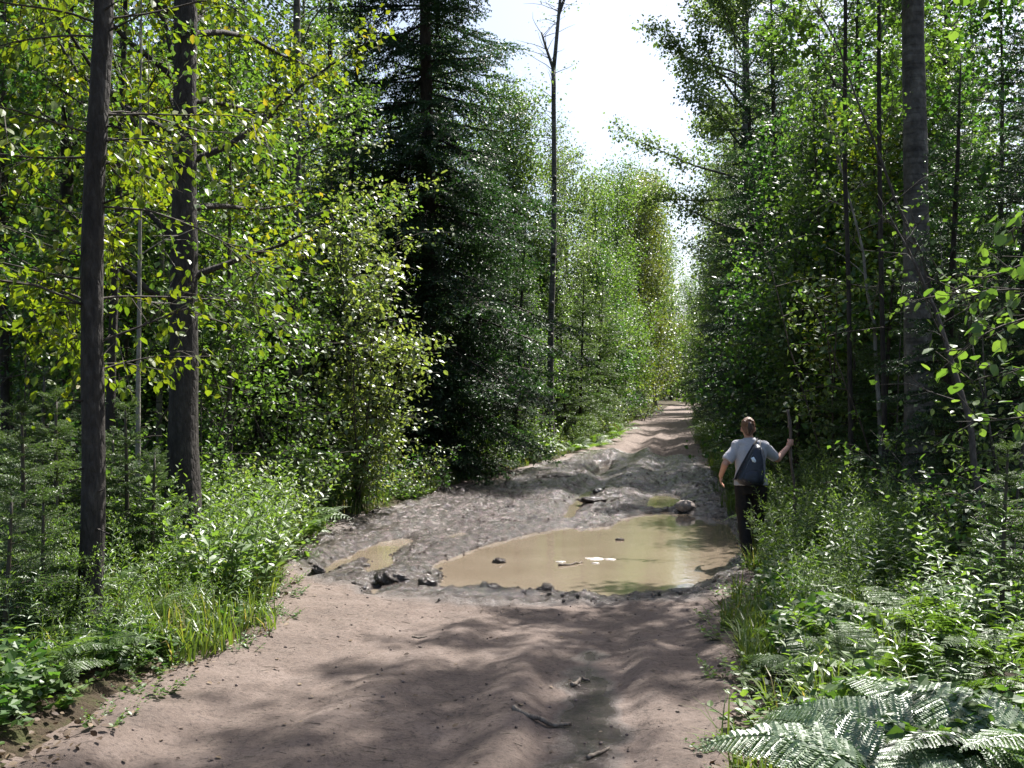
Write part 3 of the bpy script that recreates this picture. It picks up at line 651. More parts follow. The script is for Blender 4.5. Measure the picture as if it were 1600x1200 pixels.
# silvery sapling left of the mud, several thin stems
x, y, z = at(552, 16.6)
BS = thing('silvery_sapling', (x, y, z), 'slim sapling with silvery sunlit leaves in front of the big spruce', 'sapling')
tr, cw = MB(), MB(); pts, dr = [], []
for k in range(13):
    a = RG.uniform(0, 6.28); top = 6.9 if k == 0 else RG.uniform(2.8, 6.0)
    pl = polyline((RG.normal(0, .08), RG.normal(0, .08), -.1), (math.cos(a)*.22+.1, math.sin(a)*.22, 1) if k else (-.05, 0, 1), top, 10, (.05, 0, -.1), .05); tube(tr, pl, np.linspace(.015, .003, 10), 5, 0, .5, 0, False)
    for j in range(17):
        s, d = along(pl, np.array([RG.uniform(.12, 1)])); b_ = RG.uniform(0, 6.28); L_ = RG.uniform(.35, 1.0)
        p2 = polyline(s[0], (math.cos(b_), math.sin(b_), .45), L_, 5, (0, 0, -.5), .1); tube(tr, p2, np.linspace(.007, .002, 5), 3, 0, .5, 0, False)
        f, d = along(p2, RG.uniform(.1, 1, 34)); pts.append(f+rvec(34, .075)); dr.append(d)
leaves_on(cw, np.concatenate(pts), np.concatenate(dr), .088, LEAF, .5, .25, .3)
tr.build('stem', M['twig'], BS); cw.build('foliage', M['leaf_silver'], BS, smooth=False); own(BS)

# ------------------------------------------------------------------ kinds copied through the wood
def proto(name, gen, bark, leaf, cat, tn='trunk', cn='crown'):
    tr, cr_ = gen; return plant(name, tr, cr_, M[bark], M[leaf], None, cat, None, (0, 0, 0), tn, cn)
PR = {
 'poplar': [proto('poplar_tree', broadleaf(15, .13, 2.6, 2.6, 74, .10, 26, spread=.42, wob=.05, twig=.55), 'bark_grey', 'leaf_poplar', 'tree'),
            proto('poplar_tree', broadleaf(13, .11, 1.6, 2.4, 72, .10, 26, spread=.42, wob=.06, twig=.55), 'bark_grey', 'leaf_mid', 'tree'),
            proto('poplar_tree', broadleaf(16, .14, 3.2, 2.8, 70, .105, 26, spread=.45, wob=.06, twig=.55), 'bark_pale', 'leaf_olive', 'tree')],
 'full': [proto('full_crowned_poplar', broadleaf(13, .13, 1.2, 3.1, 84, .135, 34, spread=.6, wob=.05, twig=.75, top_r=.5, up=.75), 'bark_grey', 'leaf_poplar', 'tree'),
            proto('full_crowned_poplar', broadleaf(12, .12, 1.0, 3.0, 84, .135, 34, spread=.6, wob=.05, twig=.75, top_r=.55, up=.7), 'bark_grey', 'leaf_olive', 'tree'),
            proto('full_crowned_poplar', broadleaf(13.5, .13, 1.4, 2.9, 80, .13, 34, spread=.6, wob=.05, twig=.75, top_r=.45, up=.8), 'bark_grey', 'leaf_mid', 'tree')],
 'maple': [proto('young_maple', broadleaf(7.5, .045, .8, 1.9, 60, .085, 22, up=.35, spread=.28), 'twig', 'leaf_mid', 'tree'),
           proto('young_maple', broadleaf(6.0, .04, .6, 1.8, 52, .085, 22, up=.3, spread=.28), 'twig', 'leaf_yellow', 'tree'),
           proto('young_maple', broadleaf(7.0, .045, .7, 1.9, 56, .09, 22, up=.35, spread=.28), 'twig', 'leaf_deep', 'tree')],
 'thin': [proto('thin_tree', broadleaf(12, .06, 2.5, 1.5, 40, .08, 18, spread=.3, wob=.07, bare=.2), 'bark_dark', 'leaf_mid', 'tree'),
          proto('thin_tree', broadleaf(11, .05, 2.0, 1.5, 40, .08, 18, spread=.3, wob=.07, bare=.2), 'bark_grey', 'leaf_yellow', 'tree')],
 'spruce': [proto('spruce_tree', spruce(9, .09, .35, 1.7, .30, 5, 'mid', droop=.3), 'bark_spruce', 'needle', 'spruce', 'trunk', 'needles'),
            proto('spruce_tree', spruce(11, .11, .9, 1.9, .36, 5, 'mid', pw=.75, droop=.38, dead=30), 'bark_spruce', 'needle', 'spruce', 'trunk', 'needles')],
 'far_spruce': [proto('distant_spruce', spruce(14, .14, .6, 2.2, .5, 5, 'far', droop=.35), 'bark_spruce', 'needle', 'spruce', 'trunk', 'needles')],
 'young_spruce': [proto('young_spruce', spruce(3.2, .035, .15, 1.05, .2, 5, 'mid', pw=.9, droop=.1), 'bark_spruce', 'needle_fresh', 'spruce', 'trunk', 'needles'),
                  proto('young_spruce', spruce(5.0, .05, .2, 1.35, .26, 5, 'mid', pw=.85, droop=.18), 'bark_spruce', 'needle_fresh', 'spruce', 'trunk', 'needles')],
 'seedling': [proto('spruce_seedling', spruce(1.5, .014, .08, .55, .12, 4, 'fine', pw=.8, droop=.0), 'stem_red', 'needle_fresh', 'spruce', 'stem', 'needles'),
              proto('spruce_seedling', spruce(1.1, .012, .06, .5, .12, 4, 'fine', pw=.8, droop=-.05), 'stem_red', 'needle_fresh', 'spruce', 'stem', 'needles')],
 'shrub': [],
}
def shrub(H, stems, leaf, dens, tmpl, spread=.5):
    tr, cw = MB(), MB(); pts, dr = [], []
    for k in range(stems):
        a = RG.uniform(0, 6.28); pl = polyline((RG.normal(0, .1), RG.normal(0, .1), -.05), (math.cos(a)*spread, math.sin(a)*spread, 1), H*RG.uniform(.6, 1.05), 8, (math.cos(a)*.4, math.sin(a)*.4, -.35), .06); tube(tr, pl, np.linspace(.012, .003, 8), 4, 0, .5, 0, False)
        for j in range(int(5*H)):
            s, d = along(pl, np.array([RG.uniform(.12, 1)])); b_ = RG.uniform(0, 6.28)
            p2 = polyline(s[0], (math.cos(b_), math.sin(b_), .3), RG.uniform(.2, .5), 4, (0, 0, -.3), .1); tube(tr, p2, np.linspace(.005, .002, 4), 3, 0, .5, 0, False)
            f, d = along(p2, RG.uniform(.05, 1, dens)); pts.append(f+rvec(dens, .04)); dr.append(d)
    leaves_on(cw, np.concatenate(pts), np.concatenate(dr), leaf, tmpl, .5, .22, .3)
    return tr, cw
PR['shrub'] = [proto('leafy_shrub', shrub(2.2, 9, .08, 8, KITE), 'twig', 'leaf_mid', 'shrub', 'stem', 'foliage'),
               proto('leafy_shrub', shrub(1.6, 9, .075, 8, KITE), 'twig', 'leaf_deep', 'shrub', 'stem', 'foliage'),
               proto('leafy_shrub', shrub(1.9, 8, .085, 8, LEAF), 'twig', 'leaf_silver', 'shrub', 'stem', 'foliage')]
def sapling(H, stems, leaf, per):
    tr, cw = MB(), MB(); pts, dr = [], []
    for k in range(stems):
        a = RG.uniform(0, 6.28); top = H*RG.uniform(.6, 1)
        pl = polyline((RG.normal(0, .06), RG.normal(0, .06), -.1), (math.cos(a)*.22, math.sin(a)*.22, 1), top, 10, (.05, 0, -.1), .05); tube(tr, pl, np.linspace(.018, .003, 10), 5, 0, .5, 0, False)
        for j in range(int(top*3)):
            s, d = along(pl, np.array([RG.uniform(.15, 1)])); b_ = RG.uniform(0, 6.28)
            p2 = polyline(s[0], (math.cos(b_), math.sin(b_), .4), RG.uniform(.35, 1.1), 5, (0, 0, -.5), .1); tube(tr, p2, np.linspace(.007, .002, 5), 3, 0, .5, 0, False)
            f, d = along(p2, RG.uniform(.1, 1, per)); pts.append(f+rvec(per, .06)); dr.append(d)
    leaves_on(cw, np.concatenate(pts), np.concatenate(dr), leaf, LEAF, .5, .25, .3)
    return tr, cw
PR['sapling'] = [proto('leafy_sapling', sapling(5.2, 3, .08, 20), 'twig', 'leaf_poplar', 'sapling', 'stem', 'foliage'), proto('leafy_sapling', sapling(4.0, 3, .08, 20), 'twig', 'leaf_mid', 'sapling', 'stem', 'foliage')]
USED = set()
def use(kind, v, x, y, what, s=1.0, group=None, tilt=.03, dz=-.03):
    p = PR[kind][v % len(PR[kind])]; f = p.name not in USED; USED.add(p.name)
    return place(p, x, y, what, None, s, group, dz, tilt, f)
WORDS = {'full': ['full crowned pale green poplar', 'full crowned olive green poplar', 'full crowned mid green poplar'], 'poplar': ['light leaved poplar', 'bright green poplar', 'olive leaved poplar'], 'maple': ['young green broadleaf tree', 'young yellow green tree', 'young deep green tree'],
         'thin': ['thin dark stemmed tree', 'thin grey stemmed tree'], 'spruce': ['bushy dark spruce', 'tall dark spruce'], 'far_spruce': ['distant dark spruce'],
         'young_spruce': ['small fresh green spruce', 'young spruce with lit boughs'], 'seedling': ['knee high spruce seedling', 'waist high spruce seedling'], 'sapling': ['slender leafy sapling', 'small leafy sapling'], 'shrub': ['mid green leafy shrub', 'low dark green shrub', 'silvery leaved shrub']}
GR = {'full': 'full crowned poplars by the far track', 'poplar': 'poplars along the track', 'maple': 'young broadleaf trees', 'thin': 'thin trees in the wood', 'spruce': 'dark spruces', 'far_spruce': 'dark spruces', 'young_spruce': 'young spruces', 'seedling': 'spruce seedlings', 'shrub': 'leafy shrubs', 'sapling': 'leafy saplings'}
def grow_(kind, v, px, Y, s=1.0, **kw):
    x = (px-800)/1604*Y; v = v % len(PR[kind]); return use(kind, v, x, Y, WORDS[kind][v], s, GR[kind], **kw)
LIST = [
 # left of the track: spruces by the verge, poplars behind
 ('young_spruce', 1, 905, 37, 1.25), ('young_spruce', 1, 930, 43, 1.3), ('young_spruce', 0, 885, 35, 1.3), ('maple', 2, 938, 46, 1.15), ('maple', 0, 978, 54, 1.1), ('shrub', 2, 965, 50, 1.5), ('shrub', 2, 1000, 60, 1.6), ('maple', 1, 985, 62, 1.2),
 ('full', 1, 996, 66, 1.2), ('full', 0, 1024, 84, 1.32), ('full', 2, 960, 60, 1.02), ('full', 0, 1003, 78, 1.28), ('full', 0, 899, 46, .92), ('full', 2, 936, 52, .9), ('poplar', 0, 872, 40, .82), ('full', 2, 832, 41, .92), ('full', 0, 780, 40, .98), ('full', 0, 950, 72, 1.25), ('full', 1, 1008, 98, 1.3), ('far_spruce', 0, 1048, 118, .95), ('full', 2, 1036, 120, 1.3), ('full', 0, 985, 115, 1.5), ('full', 2, 735, 44, 1.0),
 ('spruce', 0, 800, 29, .8), ('spruce', 0, 835, 36, .9), ('spruce', 1, 760, 31, .95), ('spruce', 0, 755, 28, .62), ('maple', 0, 820, 33, .8), ('shrub', 1, 770, 26.5, .9), ('shrub', 0, 810, 29.5, .9), ('spruce', 0, 575, 22, .85), ('spruce', 1, 530, 24, 1.0), ('spruce', 0, 620, 25, 1), 
 ('poplar', 1, 560, 34, 1.15), ('poplar', 0, 470, 33, 1.1), ('poplar', 1, 420, 27, 1.05), ('poplar', 0, 360, 30, 1.1), ('poplar', 1, 300, 25, 1.0), ('poplar', 0, 230, 28, 1.1), ('poplar', 1, 160, 24, 1.0), ('poplar', 0, 90, 27, 1.1), ('poplar', 1, 30, 24, 1.0), ('poplar', 0, 690, 42, 1.1), ('poplar', 1, 640, 40, 1.2), ('poplar', 1, -40, 28, 1.1), ('poplar', 0, 500, 44, 1.2),
 ('maple', 0, 20, 15, 1.05), ('maple', 0, 70, 18, 1.1), ('maple', 0, 125, 20, 1.1), ('maple', 2, 190, 16.5, 1.05), ('spruce', 1, 240, 19, .9), ('maple', 0, 340, 17, 1.1), ('maple', 0, 360, 14.5, .95), ('spruce', 0, 405, 18, .8), ('spruce', 1, 445, 20.5, .85), ('spruce', 0, 515, 20, .72), ('maple', 2, -20, 12.5, 1.0), ('maple', 0, 60, 23, 1.2), ('maple', 2, 270, 22, 1.15), ('maple', 0, 545, 27, 1.1),
 ('thin', 0, 10, 13, 1), ('thin', 1, 55, 16, 1), ('thin', 0, 200, 21, 1), ('thin', 1, 250, 15, 1), ('thin', 0, 335, 22, 1.1), ('thin', 1, 420, 19, 1), ('thin', 0, 120, 26, 1.1), ('thin', 0, 560, 30, 1.1),
 # right of the track
 ('full', 0, 1156, 62, 1.28), ('full', 2, 1130, 76, 1.2), ('full', 0, 1166, 54, 1.15), ('full', 2, 1100, 88, .85), ('full', 2, 1080, 118, 1.0), ('full', 0, 1200, 46, 1.05), ('far_spruce', 0, 1120, 70, .85), ('far_spruce', 0, 1120, 56, .8), ('far_spruce', 0, 1082, 100, .9), ('spruce', 1, 1135, 42, 1.0), ('spruce', 0, 1150, 35, 1.0), ('spruce', 1, 1175, 33, 1.05), ('poplar', 1, 1150, 52, 1.1), ('poplar', 0, 1210, 40, 1.1), ('poplar', 1, 1255, 34, 1.0),
 ('spruce', 0, 1205, 24, .95), ('spruce', 1, 1240, 20, .85), ('spruce', 0, 1285, 18, .92), ('spruce', 1, 1330, 20, 1.0), ('spruce', 1, 1395, 17, .72), ('spruce', 1, 1425, 15.5, .6), ('spruce', 1, 1575, 12.5, .7), ('spruce', 0, 1610, 10, .6), ('spruce', 0, 1466, 10.7, .6), ('poplar', 0, 1152, 37, 1.05), ('spruce', 1, 1450, 19, 1.1), ('spruce', 1, 1192, 26.5, 1.1), ('spruce', 1, 1222, 22.5, 1.05), ('maple', 0, 1490, 15.5, .95), ('maple', 1, 1395, 15.5, 1.0), ('maple', 0, 1300, 17, .95), ('maple', 2, 1250, 19, .95),  ('spruce', 0, 1420, 24, 1.1), 
 ('young_spruce', 1, 1372, 13.2, .75), ('young_spruce', 0, 1330, 13.5, .85), ('young_spruce', 0, 1500, 10, .7), ('young_spruce', 1, 1240, 16.2, .8), ('young_spruce', 0, 1180, 23.5, 1.0),
 ('maple', 0, 1300, 22, 1.15), ('maple', 0, 1260, 26, 1.2), ('maple', 2, 1350, 17, 1.1), ('maple', 0, 1400, 18.5, 1.2), ('maple', 0, 1470, 15.5, 1.15), ('maple', 2, 1560, 14, 1.15), ('poplar', 1, 1350, 30, 1.1), ('poplar', 0, 1440, 28, 1.1), ('poplar', 1, 1540, 24, 1.0), ('thin', 0, 1220, 30, 1.1), ('maple', 0, 1205, 33, 1.1),
 ('shrub', 1, 1215, 18.5, .9), ('shrub', 0, 1250, 15, .8), ('shrub', 0, 1140, 31, 1.1), ('shrub', 2, 1120, 40, 1.2), ('shrub', 0, 1105, 52, 1.4), ('shrub', 1, 1095, 66, 1.5), ('shrub', 1, 1420, 11, .75), ('shrub', 0, 1530, 8.6, .7), ('shrub', 1, 1590, 7.5, .75), ('shrub', 0, 1340, 10.8, .55),
 ('sapling', 0, 1262, 16.5, 1.1), ('sapling', 0, 1300, 14.2, 1.0), ('sapling', 0, 1352, 14.5, 1.15), ('sapling', 1, 1390, 12.4, .9), ('sapling', 0, 1580, 8.6, .8), ('sapling', 0, 1222, 21, 1.2), ('sapling', 0, 1185, 27, 1.3), ('sapling', 1, 440, 15.6, 1.0), ('sapling', 0, 505, 18.2, 1.0), ('sapling', 1, 330, 13.5, .9), ('sapling', 0, 820, 31, 1.0), ('sapling', 0, 905, 40, 1.3), ('sapling', 1, 70, 12.2, 1.0), ('sapling', 1, 190, 13, 1.0),
 # low shrubs and seedlings on the left
 ('shrub', 0, 340, 12.6, .75), ('shrub', 2, 395, 12.8, .65), ('shrub', 2, 440, 13.6, .7), ('shrub', 0, 470, 14.8, .8), ('shrub', 1, 520, 16.2, .85), ('shrub', 1, 560, 18, .9), ('shrub', 1, 610, 19, .85), ('shrub', 2, 650, 19.2, .7), ('shrub', 1, 690, 20.5, .8), ('shrub', 0, 735, 24, .8), ('shrub', 1, 220, 12.5, .8), ('shrub', 0, 90, 11, .8), ('shrub', 0, 20, 9.5, .8), ('shrub', 1, 0, 8, .7),
 ('seedling', 0, 40, 7.6, 1.1), ('seedling', 0, 95, 8.4, 1.2), ('seedling', 1, 10, 6.4, 1.0), ('seedling', 1, 70, 6.9, 1.0), ('seedling', 0, 205, 9.0, 1.1), ('seedling', 1, 238, 8.8, 1.1), ('seedling', 0, 60, 9.8, 1.3), ('seedling', 0, 130, 10.5, 1.25), ('seedling', 0, -10, 8.5, 1.2), ('seedling', 1, 180, 10, 1.2), ('seedling', 0, 1560, 6.6, .8),
]
for q in LIST: grow_(*q)
# ------------------------------------------------------------------ undergrowth: ferns, tall herbs, grass, ground cover
def frond(L, pairs, pl_len, fine, seed_bend=0.0, pin=.21):
    mb = MB(); n = 10; s = np.linspace(0, 1, n)
    pl = np.stack([L*(s-.12*s**3), seed_bend*L*s*s, L*(.42*s-.62*s**2.2)], -1); tube(mb, pl, np.linspace(.0035, .001, n), 4, 1, .5, 0, False)
    ss = np.linspace(.14, .985, pairs); ss = np.concatenate([ss, ss+.008]); sg = np.repeat([1., -1.], pairs); p, d = along(pl, ss)
    u = (ss-.14)/.85; l = pl_len*L*np.clip(1.25*(1-u)**.8*np.minimum(1, .5+u*3.2), .06, 1)*RG.uniform(.92, 1.08, len(ss))
    latv = np.cross(np.tile((0, 0, 1.), (len(ss), 1)), d)*sg[:, None]; upv = np.cross(d, np.cross(np.tile((0, 0, 1.), (len(ss), 1)), d))
    pd = nrm(latv+d*.32+np.stack([np.zeros(len(ss)), np.zeros(len(ss)), RG.normal(-.14, .07, len(ss))], -1)); upv = nrm(upv+rvec(len(ss), .08))
    if not fine:
        t = (NARROW[0]*np.array((1.7, 1, 1)), NARROW[1]); mb.scatter(t, p, frames(pd, upv), l, 0, np.clip(.45+RG.normal(0, .15, len(ss)), 0, 1)); return mb
    k = 14; f = np.linspace(.05, .97, k); fr = frames(pd, upv)
    for side_ in (1, -1):
        pos = p[:, None]+pd[:, None]*(l[:, None]*f[None])[..., None]+np.array((0, 0, -1.))*(.10*l[:, None]*f[None]**2)[..., None]
        q = nrm(fr[:, None, :, 0]*side_+pd[:, None]*.55+np.zeros((1, k, 1))); ll = (l[:, None]*pin*(1-.7*f[None])**.9+.003)
        m = len(ss)*k; t = (KITE[0]*np.array((.85, 1, 1.6)), KITE[1])
        mb.scatter(t, pos.reshape(-1, 3), frames(q.reshape(-1, 3), np.repeat(upv, k, 0)+rvec(m, .13)), ll.reshape(-1)*RG.uniform(.9, 1.15, m), 0, np.clip(.45+RG.normal(0, .14, m), 0, 1))
    return mb
FM = {True: [frond(1., 26, .19, True, b).mesh('frond', [M['leaf_frond'], M['stem_green']], False) for b in (-.1, .05, .14)], 'sun': [frond(1., 36, .2, True, b, .27).mesh('frond', [M['leaf_fern'], M['stem_green']], False) for b in (-.1, .08)],
      False: [frond(1., 20, .2, False, b).mesh('frond', [M['leaf_frond'], M['stem_green']], False) for b in (-.1, .1)]}
def fern(x, y, size, n, fine, what, aim=None, spread=3.14, group='ferns', lift=.0, label=None, roll=0):
    root = thing('fern', (x, y, gz(x, y)-.02), label, 'fern', group); a0 = RG.uniform(0, 6.28)
    for k in range(n):
        a = a0+k*6.283/n+RG.normal(0, .25) if aim is None else aim+RG.uniform(-spread, spread)
        o = link('frond', FM[fine][int(RG.integers(0, len(FM[fine])))], root)
        o.rotation_euler = (RG.normal(roll, .2), -RG.uniform(.12, .75)-lift, a); s = size*RG.uniform(.75, 1.1); o.scale = (s, s, s)
    if not label: SEEN.setdefault((what, zone(x, y)), []).append((y, root))
    return root
def pxy(px, Y): return (px-800)/1604*Y, Y
# near right corner: big sunlit ferns leaning over the verge
for (px, Y, s, n, aim, lab) in ((1560, 4.25, .98, 6, 2.9, 'broad sunlit fern with white glaring fronds in the near lower corner'),
                           (1430, 3.95, .9, 5, 2.8, 'low sunlit fern with fronds reaching out over the near track edge'),
                           (1660, 4.0, 1.0, 6, 3.0, 'pale fern half cut off by the photo edge beside the broad sunlit fern'),
                           (1500, 3.55, .8, 5, 2.6, 'lowest glaring fern along the bottom photo edge'),
                           (1330, 4.6, .62, 6, 2.9, 'small fern with pale fronds just behind the low sunlit fern')):
    x, y = pxy(px, Y); fern(x, y, s, n, 'sun', '', aim, 1.15, 'sunlit ferns in the near corner', -.1, lab, -.3)
for (px, Y, s, n) in ((1330, 6.4, .8, 8), (1420, 6.8, .85, 8), (1270, 6.0, .62, 7), (1380, 5.7, .7, 8), (1500, 6.2, .8, 8), (1230, 6.9, .55, 6), (1560, 5.6, .8, 7), (1450, 5.2, .7, 7)):
    x, y = pxy(px, Y); fern(x, y, s, n, True, 'blue green shaded fern', None)
for (px, Y, s, n) in ((30, 6.6, .85, 8), (95, 7.2, .8, 8), (200, 7.9, .75, 8), (235, 8.6, .75, 7), (60, 8.4, .9, 8), (-20, 7.4, .9, 8), (120, 9.2, .9, 7), (180, 9.4, .8, 7), (20, 5.7, .7, 7), (330, 10.4, .6, 7), (255, 9.6, .7, 7), (0, 10, .9, 7), (150, 8.0, .8, 8), (60, 7.4, .8, 8), (215, 7.2, .6, 7), (110, 6.2, .65, 8), (40, 5.9, .65, 7), (170, 6.7, .6, 7), (290, 8.7, .55, 7), (10, 6.9, .8, 8), (345, 9.4, .5, 6), (80, 9.9, .9, 8)):
    x, y = pxy(px, Y); fern(x, y, s, n, True, 'feathery green fern', None)
for (px, Y, s, n) in ((905, 34, .95, 7), (925, 36, 1.0, 7), (945, 38.5, 1.0, 7), (960, 42, 1.0, 7), (890, 33, .9, 7), (975, 47, 1.0, 6), (1012, 66, 1.1, 6), (1030, 75, 1.1, 6), (470, 13.2, .9, 7), (450, 14.4, .9, 7), (420, 15.5, .9, 7), (640, 21, .8, 6)):
    x, y = pxy(px, Y); fern(x, y, s*1.15, n, False, 'pale sunlit fern', None)
for (px, Y, s, n) in ((1112, 36, 1.1, 7), (1128, 32, 1.1, 7), (1142, 28, 1.1, 7), (1105, 45, 1.2, 7), (1100, 55, 1.2, 6), (1150, 25, 1.0, 7), (1165, 21, .9, 7), (1255, 12.6, 1.05, 8), (1290, 12, 1.0, 8), (1320, 11.2, .9, 7), (1235, 14, 1.0, 8), (1200, 16.5, .95, 7)):
    x, y = pxy(px, Y); fern(x, y, s, n, Y < 15, 'pale fern', None)

def herb(stems, H, leaf, per, tmpl, ang=.6, spread=.12, top=0, wid=1.0, lean=.25):
    st, fo = MB(), MB()
    for k in range(stems):
        a = RG.uniform(0, 6.28); h = H*RG.uniform(.65, 1.1); r0 = RG.uniform(0, spread)
        pl = polyline((r0*math.cos(a), r0*math.sin(a), -.04), (math.cos(a)*lean, math.sin(a)*lean, 1), h, 7, (math.cos(a)*.2, math.sin(a)*.2, -.05), .05); tube(st, pl, np.linspace(.0045, .0018, 7), 4, 0, .5, 0, False)
        m = int(per*h); s = np.linspace(.08, 1, m); p, d = along(pl, s); b = np.arange(m)*2.4+RG.uniform(0, 6)
        o = np.stack([np.cos(b), np.sin(b), np.zeros(m)], -1); dr = nrm(o+d*(ang*(.6+s))[:, None]+rvec(m, .12)+np.array((0, 0, -.15)))
        sz = leaf*np.clip(1.15-.75*s**2, .25, 1.2)*RG.uniform(.8, 1.2, m); t = (tmpl[0]*np.array((wid, 1, 1)), tmpl[1])
        fo.scatter(t, p, frames(dr, nrm(rvec(m, .25)+np.array((0, 0, 1.)))), sz, 0, np.clip(.5+.25*s+RG.normal(0, .15, m), 0, 1))
        if top:
            q = RG.uniform(.85, 1, top); p, d = along(pl, q); fo.scatter((KITE[0]*np.array((.6, 1, 1)), KITE[1]), p+rvec(top, .03), frames(nrm(d+rvec(top, .7)), rvec(top)), leaf*.3, 0, np.full(top, .85))
    return st, fo
def hp(name, gen, leaf, cat, stem='stem_green'): return proto(name, gen, stem, leaf, cat, 'stem', 'foliage')
PR['goldenrod'] = [hp('tall_herb', herb(9, .95, .105, 42, NARROW, spread=.16, top=14), 'leaf_herb', 'wild plant'), hp('tall_herb', herb(8, .8, .1, 42, NARROW, spread=.16, wid=1.2), 'leaf_herb', 'wild plant'), hp('tall_herb', herb(7, 1.15, .11, 40, NARROW, spread=.14, top=18), 'leaf_herb', 'wild plant')]
PR['aster'] = [hp('leafy_herb', herb(7, .85, .12, 26, LEAF, spread=.16, wid=.62), 'leaf_herb', 'wild plant'), hp('leafy_herb', herb(6, 1.05, .125, 24, LEAF, spread=.15, wid=.7), 'leaf_herb', 'wild plant'), hp('leafy_herb', herb(7, .6, .10, 28, LEAF, spread=.18, wid=.8), 'leaf_silver', 'wild plant')]
PR['willowherb'] = [hp('willowherb', herb(2, 1.05, .13, 46, NARROW, ang=.35, spread=.05, wid=1.1, lean=.1), 'leaf_fern', 'wild plant'), hp('willowherb', herb(3, .85, .12, 46, NARROW, ang=.4, spread=.08, wid=1.1, lean=.15), 'leaf_herb', 'wild plant')]
PR['low'] = [hp('low_herb', herb(12, .38, .075, 34, ROUND, spread=.22, wid=.9, lean=.8), 'leaf_mid', 'wild plant'), hp('low_herb', herb(11, .3, .07, 34, LEAF, spread=.22, lean=.9), 'leaf_deep', 'wild plant')]
WORDS.update({'goldenrod': ['narrow leaved tall herb with a budding top', 'bushy narrow leaved herb', 'slender narrow leaved herb'], 'aster': ['lance leaved bright herb', 'tall lance leaved herb', 'short silvery leaved herb'],
              'willowherb': ['upright willowherb with long drooping leaves', 'short willowherb with long leaves'], 'low': ['low round leaved herb', 'low dark leaved herb']})
GR.update({'goldenrod': 'tall narrow leaved herbs', 'aster': 'lance leaved herbs', 'willowherb': 'willowherbs', 'low': 'low herbs'})
hr = np.random.default_rng(5)
def verge(kind, n, s0, s1, y0, y1, sidew, size=(.8, 1.15), pw=1.0):
    for k in range(n):
        y = y0+(y1-y0)*hr.random()**pw; d = hr.uniform(s0, s1); l, r = edges(np.array([0.]), np.array([y]))
        x = float(l[0])-d if sidew < 0 else float(r[0])+d
        if abs(x/y) > .56: continue
        pxx = 800+1604*x/y; clear = sidew < 0 and y < 10.9 and 250 < pxx < 322
        v = int(hr.integers(0, len(PR[kind]))); use(kind, v, x, y, WORDS[kind][v], hr.uniform(*size)*(.5 if clear else 1), GR[kind])
verge('aster', 62, .12, 1.5, 8.4, 13.8, -1, (.85, 1.3)); verge('aster', 18, .3, 1.5, 13.5, 19, -1, (.8, 1.2)); verge('goldenrod', 16, .15, 1.0, 7.0, 11, -1, (.7, 1.0))
verge('aster', 22, .1, 1.2, 23, 36, -1, (1, 1.4)); verge('goldenrod', 14, .1, 1.3, 25, 45, -1, (1.1, 1.5)); verge('aster', 14, .1, 1.2, 40, 75, -1, (1.3, 1.8))
verge('goldenrod', 24, .62, 1.8, 8.6, 11.9, 1, (.75, 1.0)); verge('goldenrod', 14, .25, .9, 7.0, 8.6, 1, (.4, .6)); verge('goldenrod', 20, .5, 1.8, 11.9, 14, 1, (.8, 1.1)); verge('aster', 12, .5, 2.0, 8, 13, 1, (.7, 1)); verge('goldenrod', 14, .1, 1.2, 13.5, 22, 1, (.9, 1.2))
verge('goldenrod', 10, .1, 1.2, 24, 45, 1, (1.1, 1.5)); verge('aster', 14, .1, 1.2, 22, 60, 1, (1.1, 1.6))
verge('low', 34, .1, 2.2, 4.6, 9, -1, (.55, .95)); verge('low', 26, .1, 1.6, 5.2, 9, 1, (.6, 1.0)); verge('low', 24, .0, 1.2, 9, 20, -1, (.8, 1.3)); verge('goldenrod', 14, .1, 1.6, 5.2, 9, -1, (.55, .8)); verge('goldenrod', 16, .1, 1.8, 5.2, 8.8, -1, (.5, .75)); verge('willowherb', 6, .3, 1.8, 5, 8, -1, (.5, .7))
for (v, px, Y, s) in ((0, 1500, 5.9, .95), (0, 1475, 5.1, .62), (1, 1540, 5.4, .8), (0, 1420, 5.0, .6), (1, 1300, 7.4, .8), (0, 1350, 7.9, .85), (1, 1460, 7.2, .85), (1, 1585, 6.6, .85), (0, 30, 6.1, .7), (1, 1600, 4.9, .7)):
    x, y = pxy(px, Y); use('willowherb', v, x, y, WORDS['willowherb'][v], s, GR['willowherb'])

for k in range(12):
    px, Y = hr.uniform(1240, 1610), hr.uniform(4.9, 6.6); kind = ['willowherb', 'aster', 'low'][k % 3]; v = int(hr.integers(0, len(PR[kind]))); x, y = pxy(px, Y)
    if side(np.array([x]), np.array([y]))[0] > .12: use(kind, v, x, y, WORDS[kind][v], hr.uniform(.5, .68), GR[kind])
for (v, px, Y, sz) in ((2, 1206, 11.0, .6), (0, 1220, 10.8, .8), (0, 1232, 11.3, .95), (1, 1212, 10.2, .55), (2, 1226, 10.4, .8)):
    x, y = pxy(px, Y); use('goldenrod', v, x, y, WORDS['goldenrod'][v], sz, GR['goldenrod'])
verge('low', 34, -.2, .15, 4.6, 12, -1, (.3, .6)); verge('low', 26, -.2, .15, 4.2, 11, 1, (.3, .6))
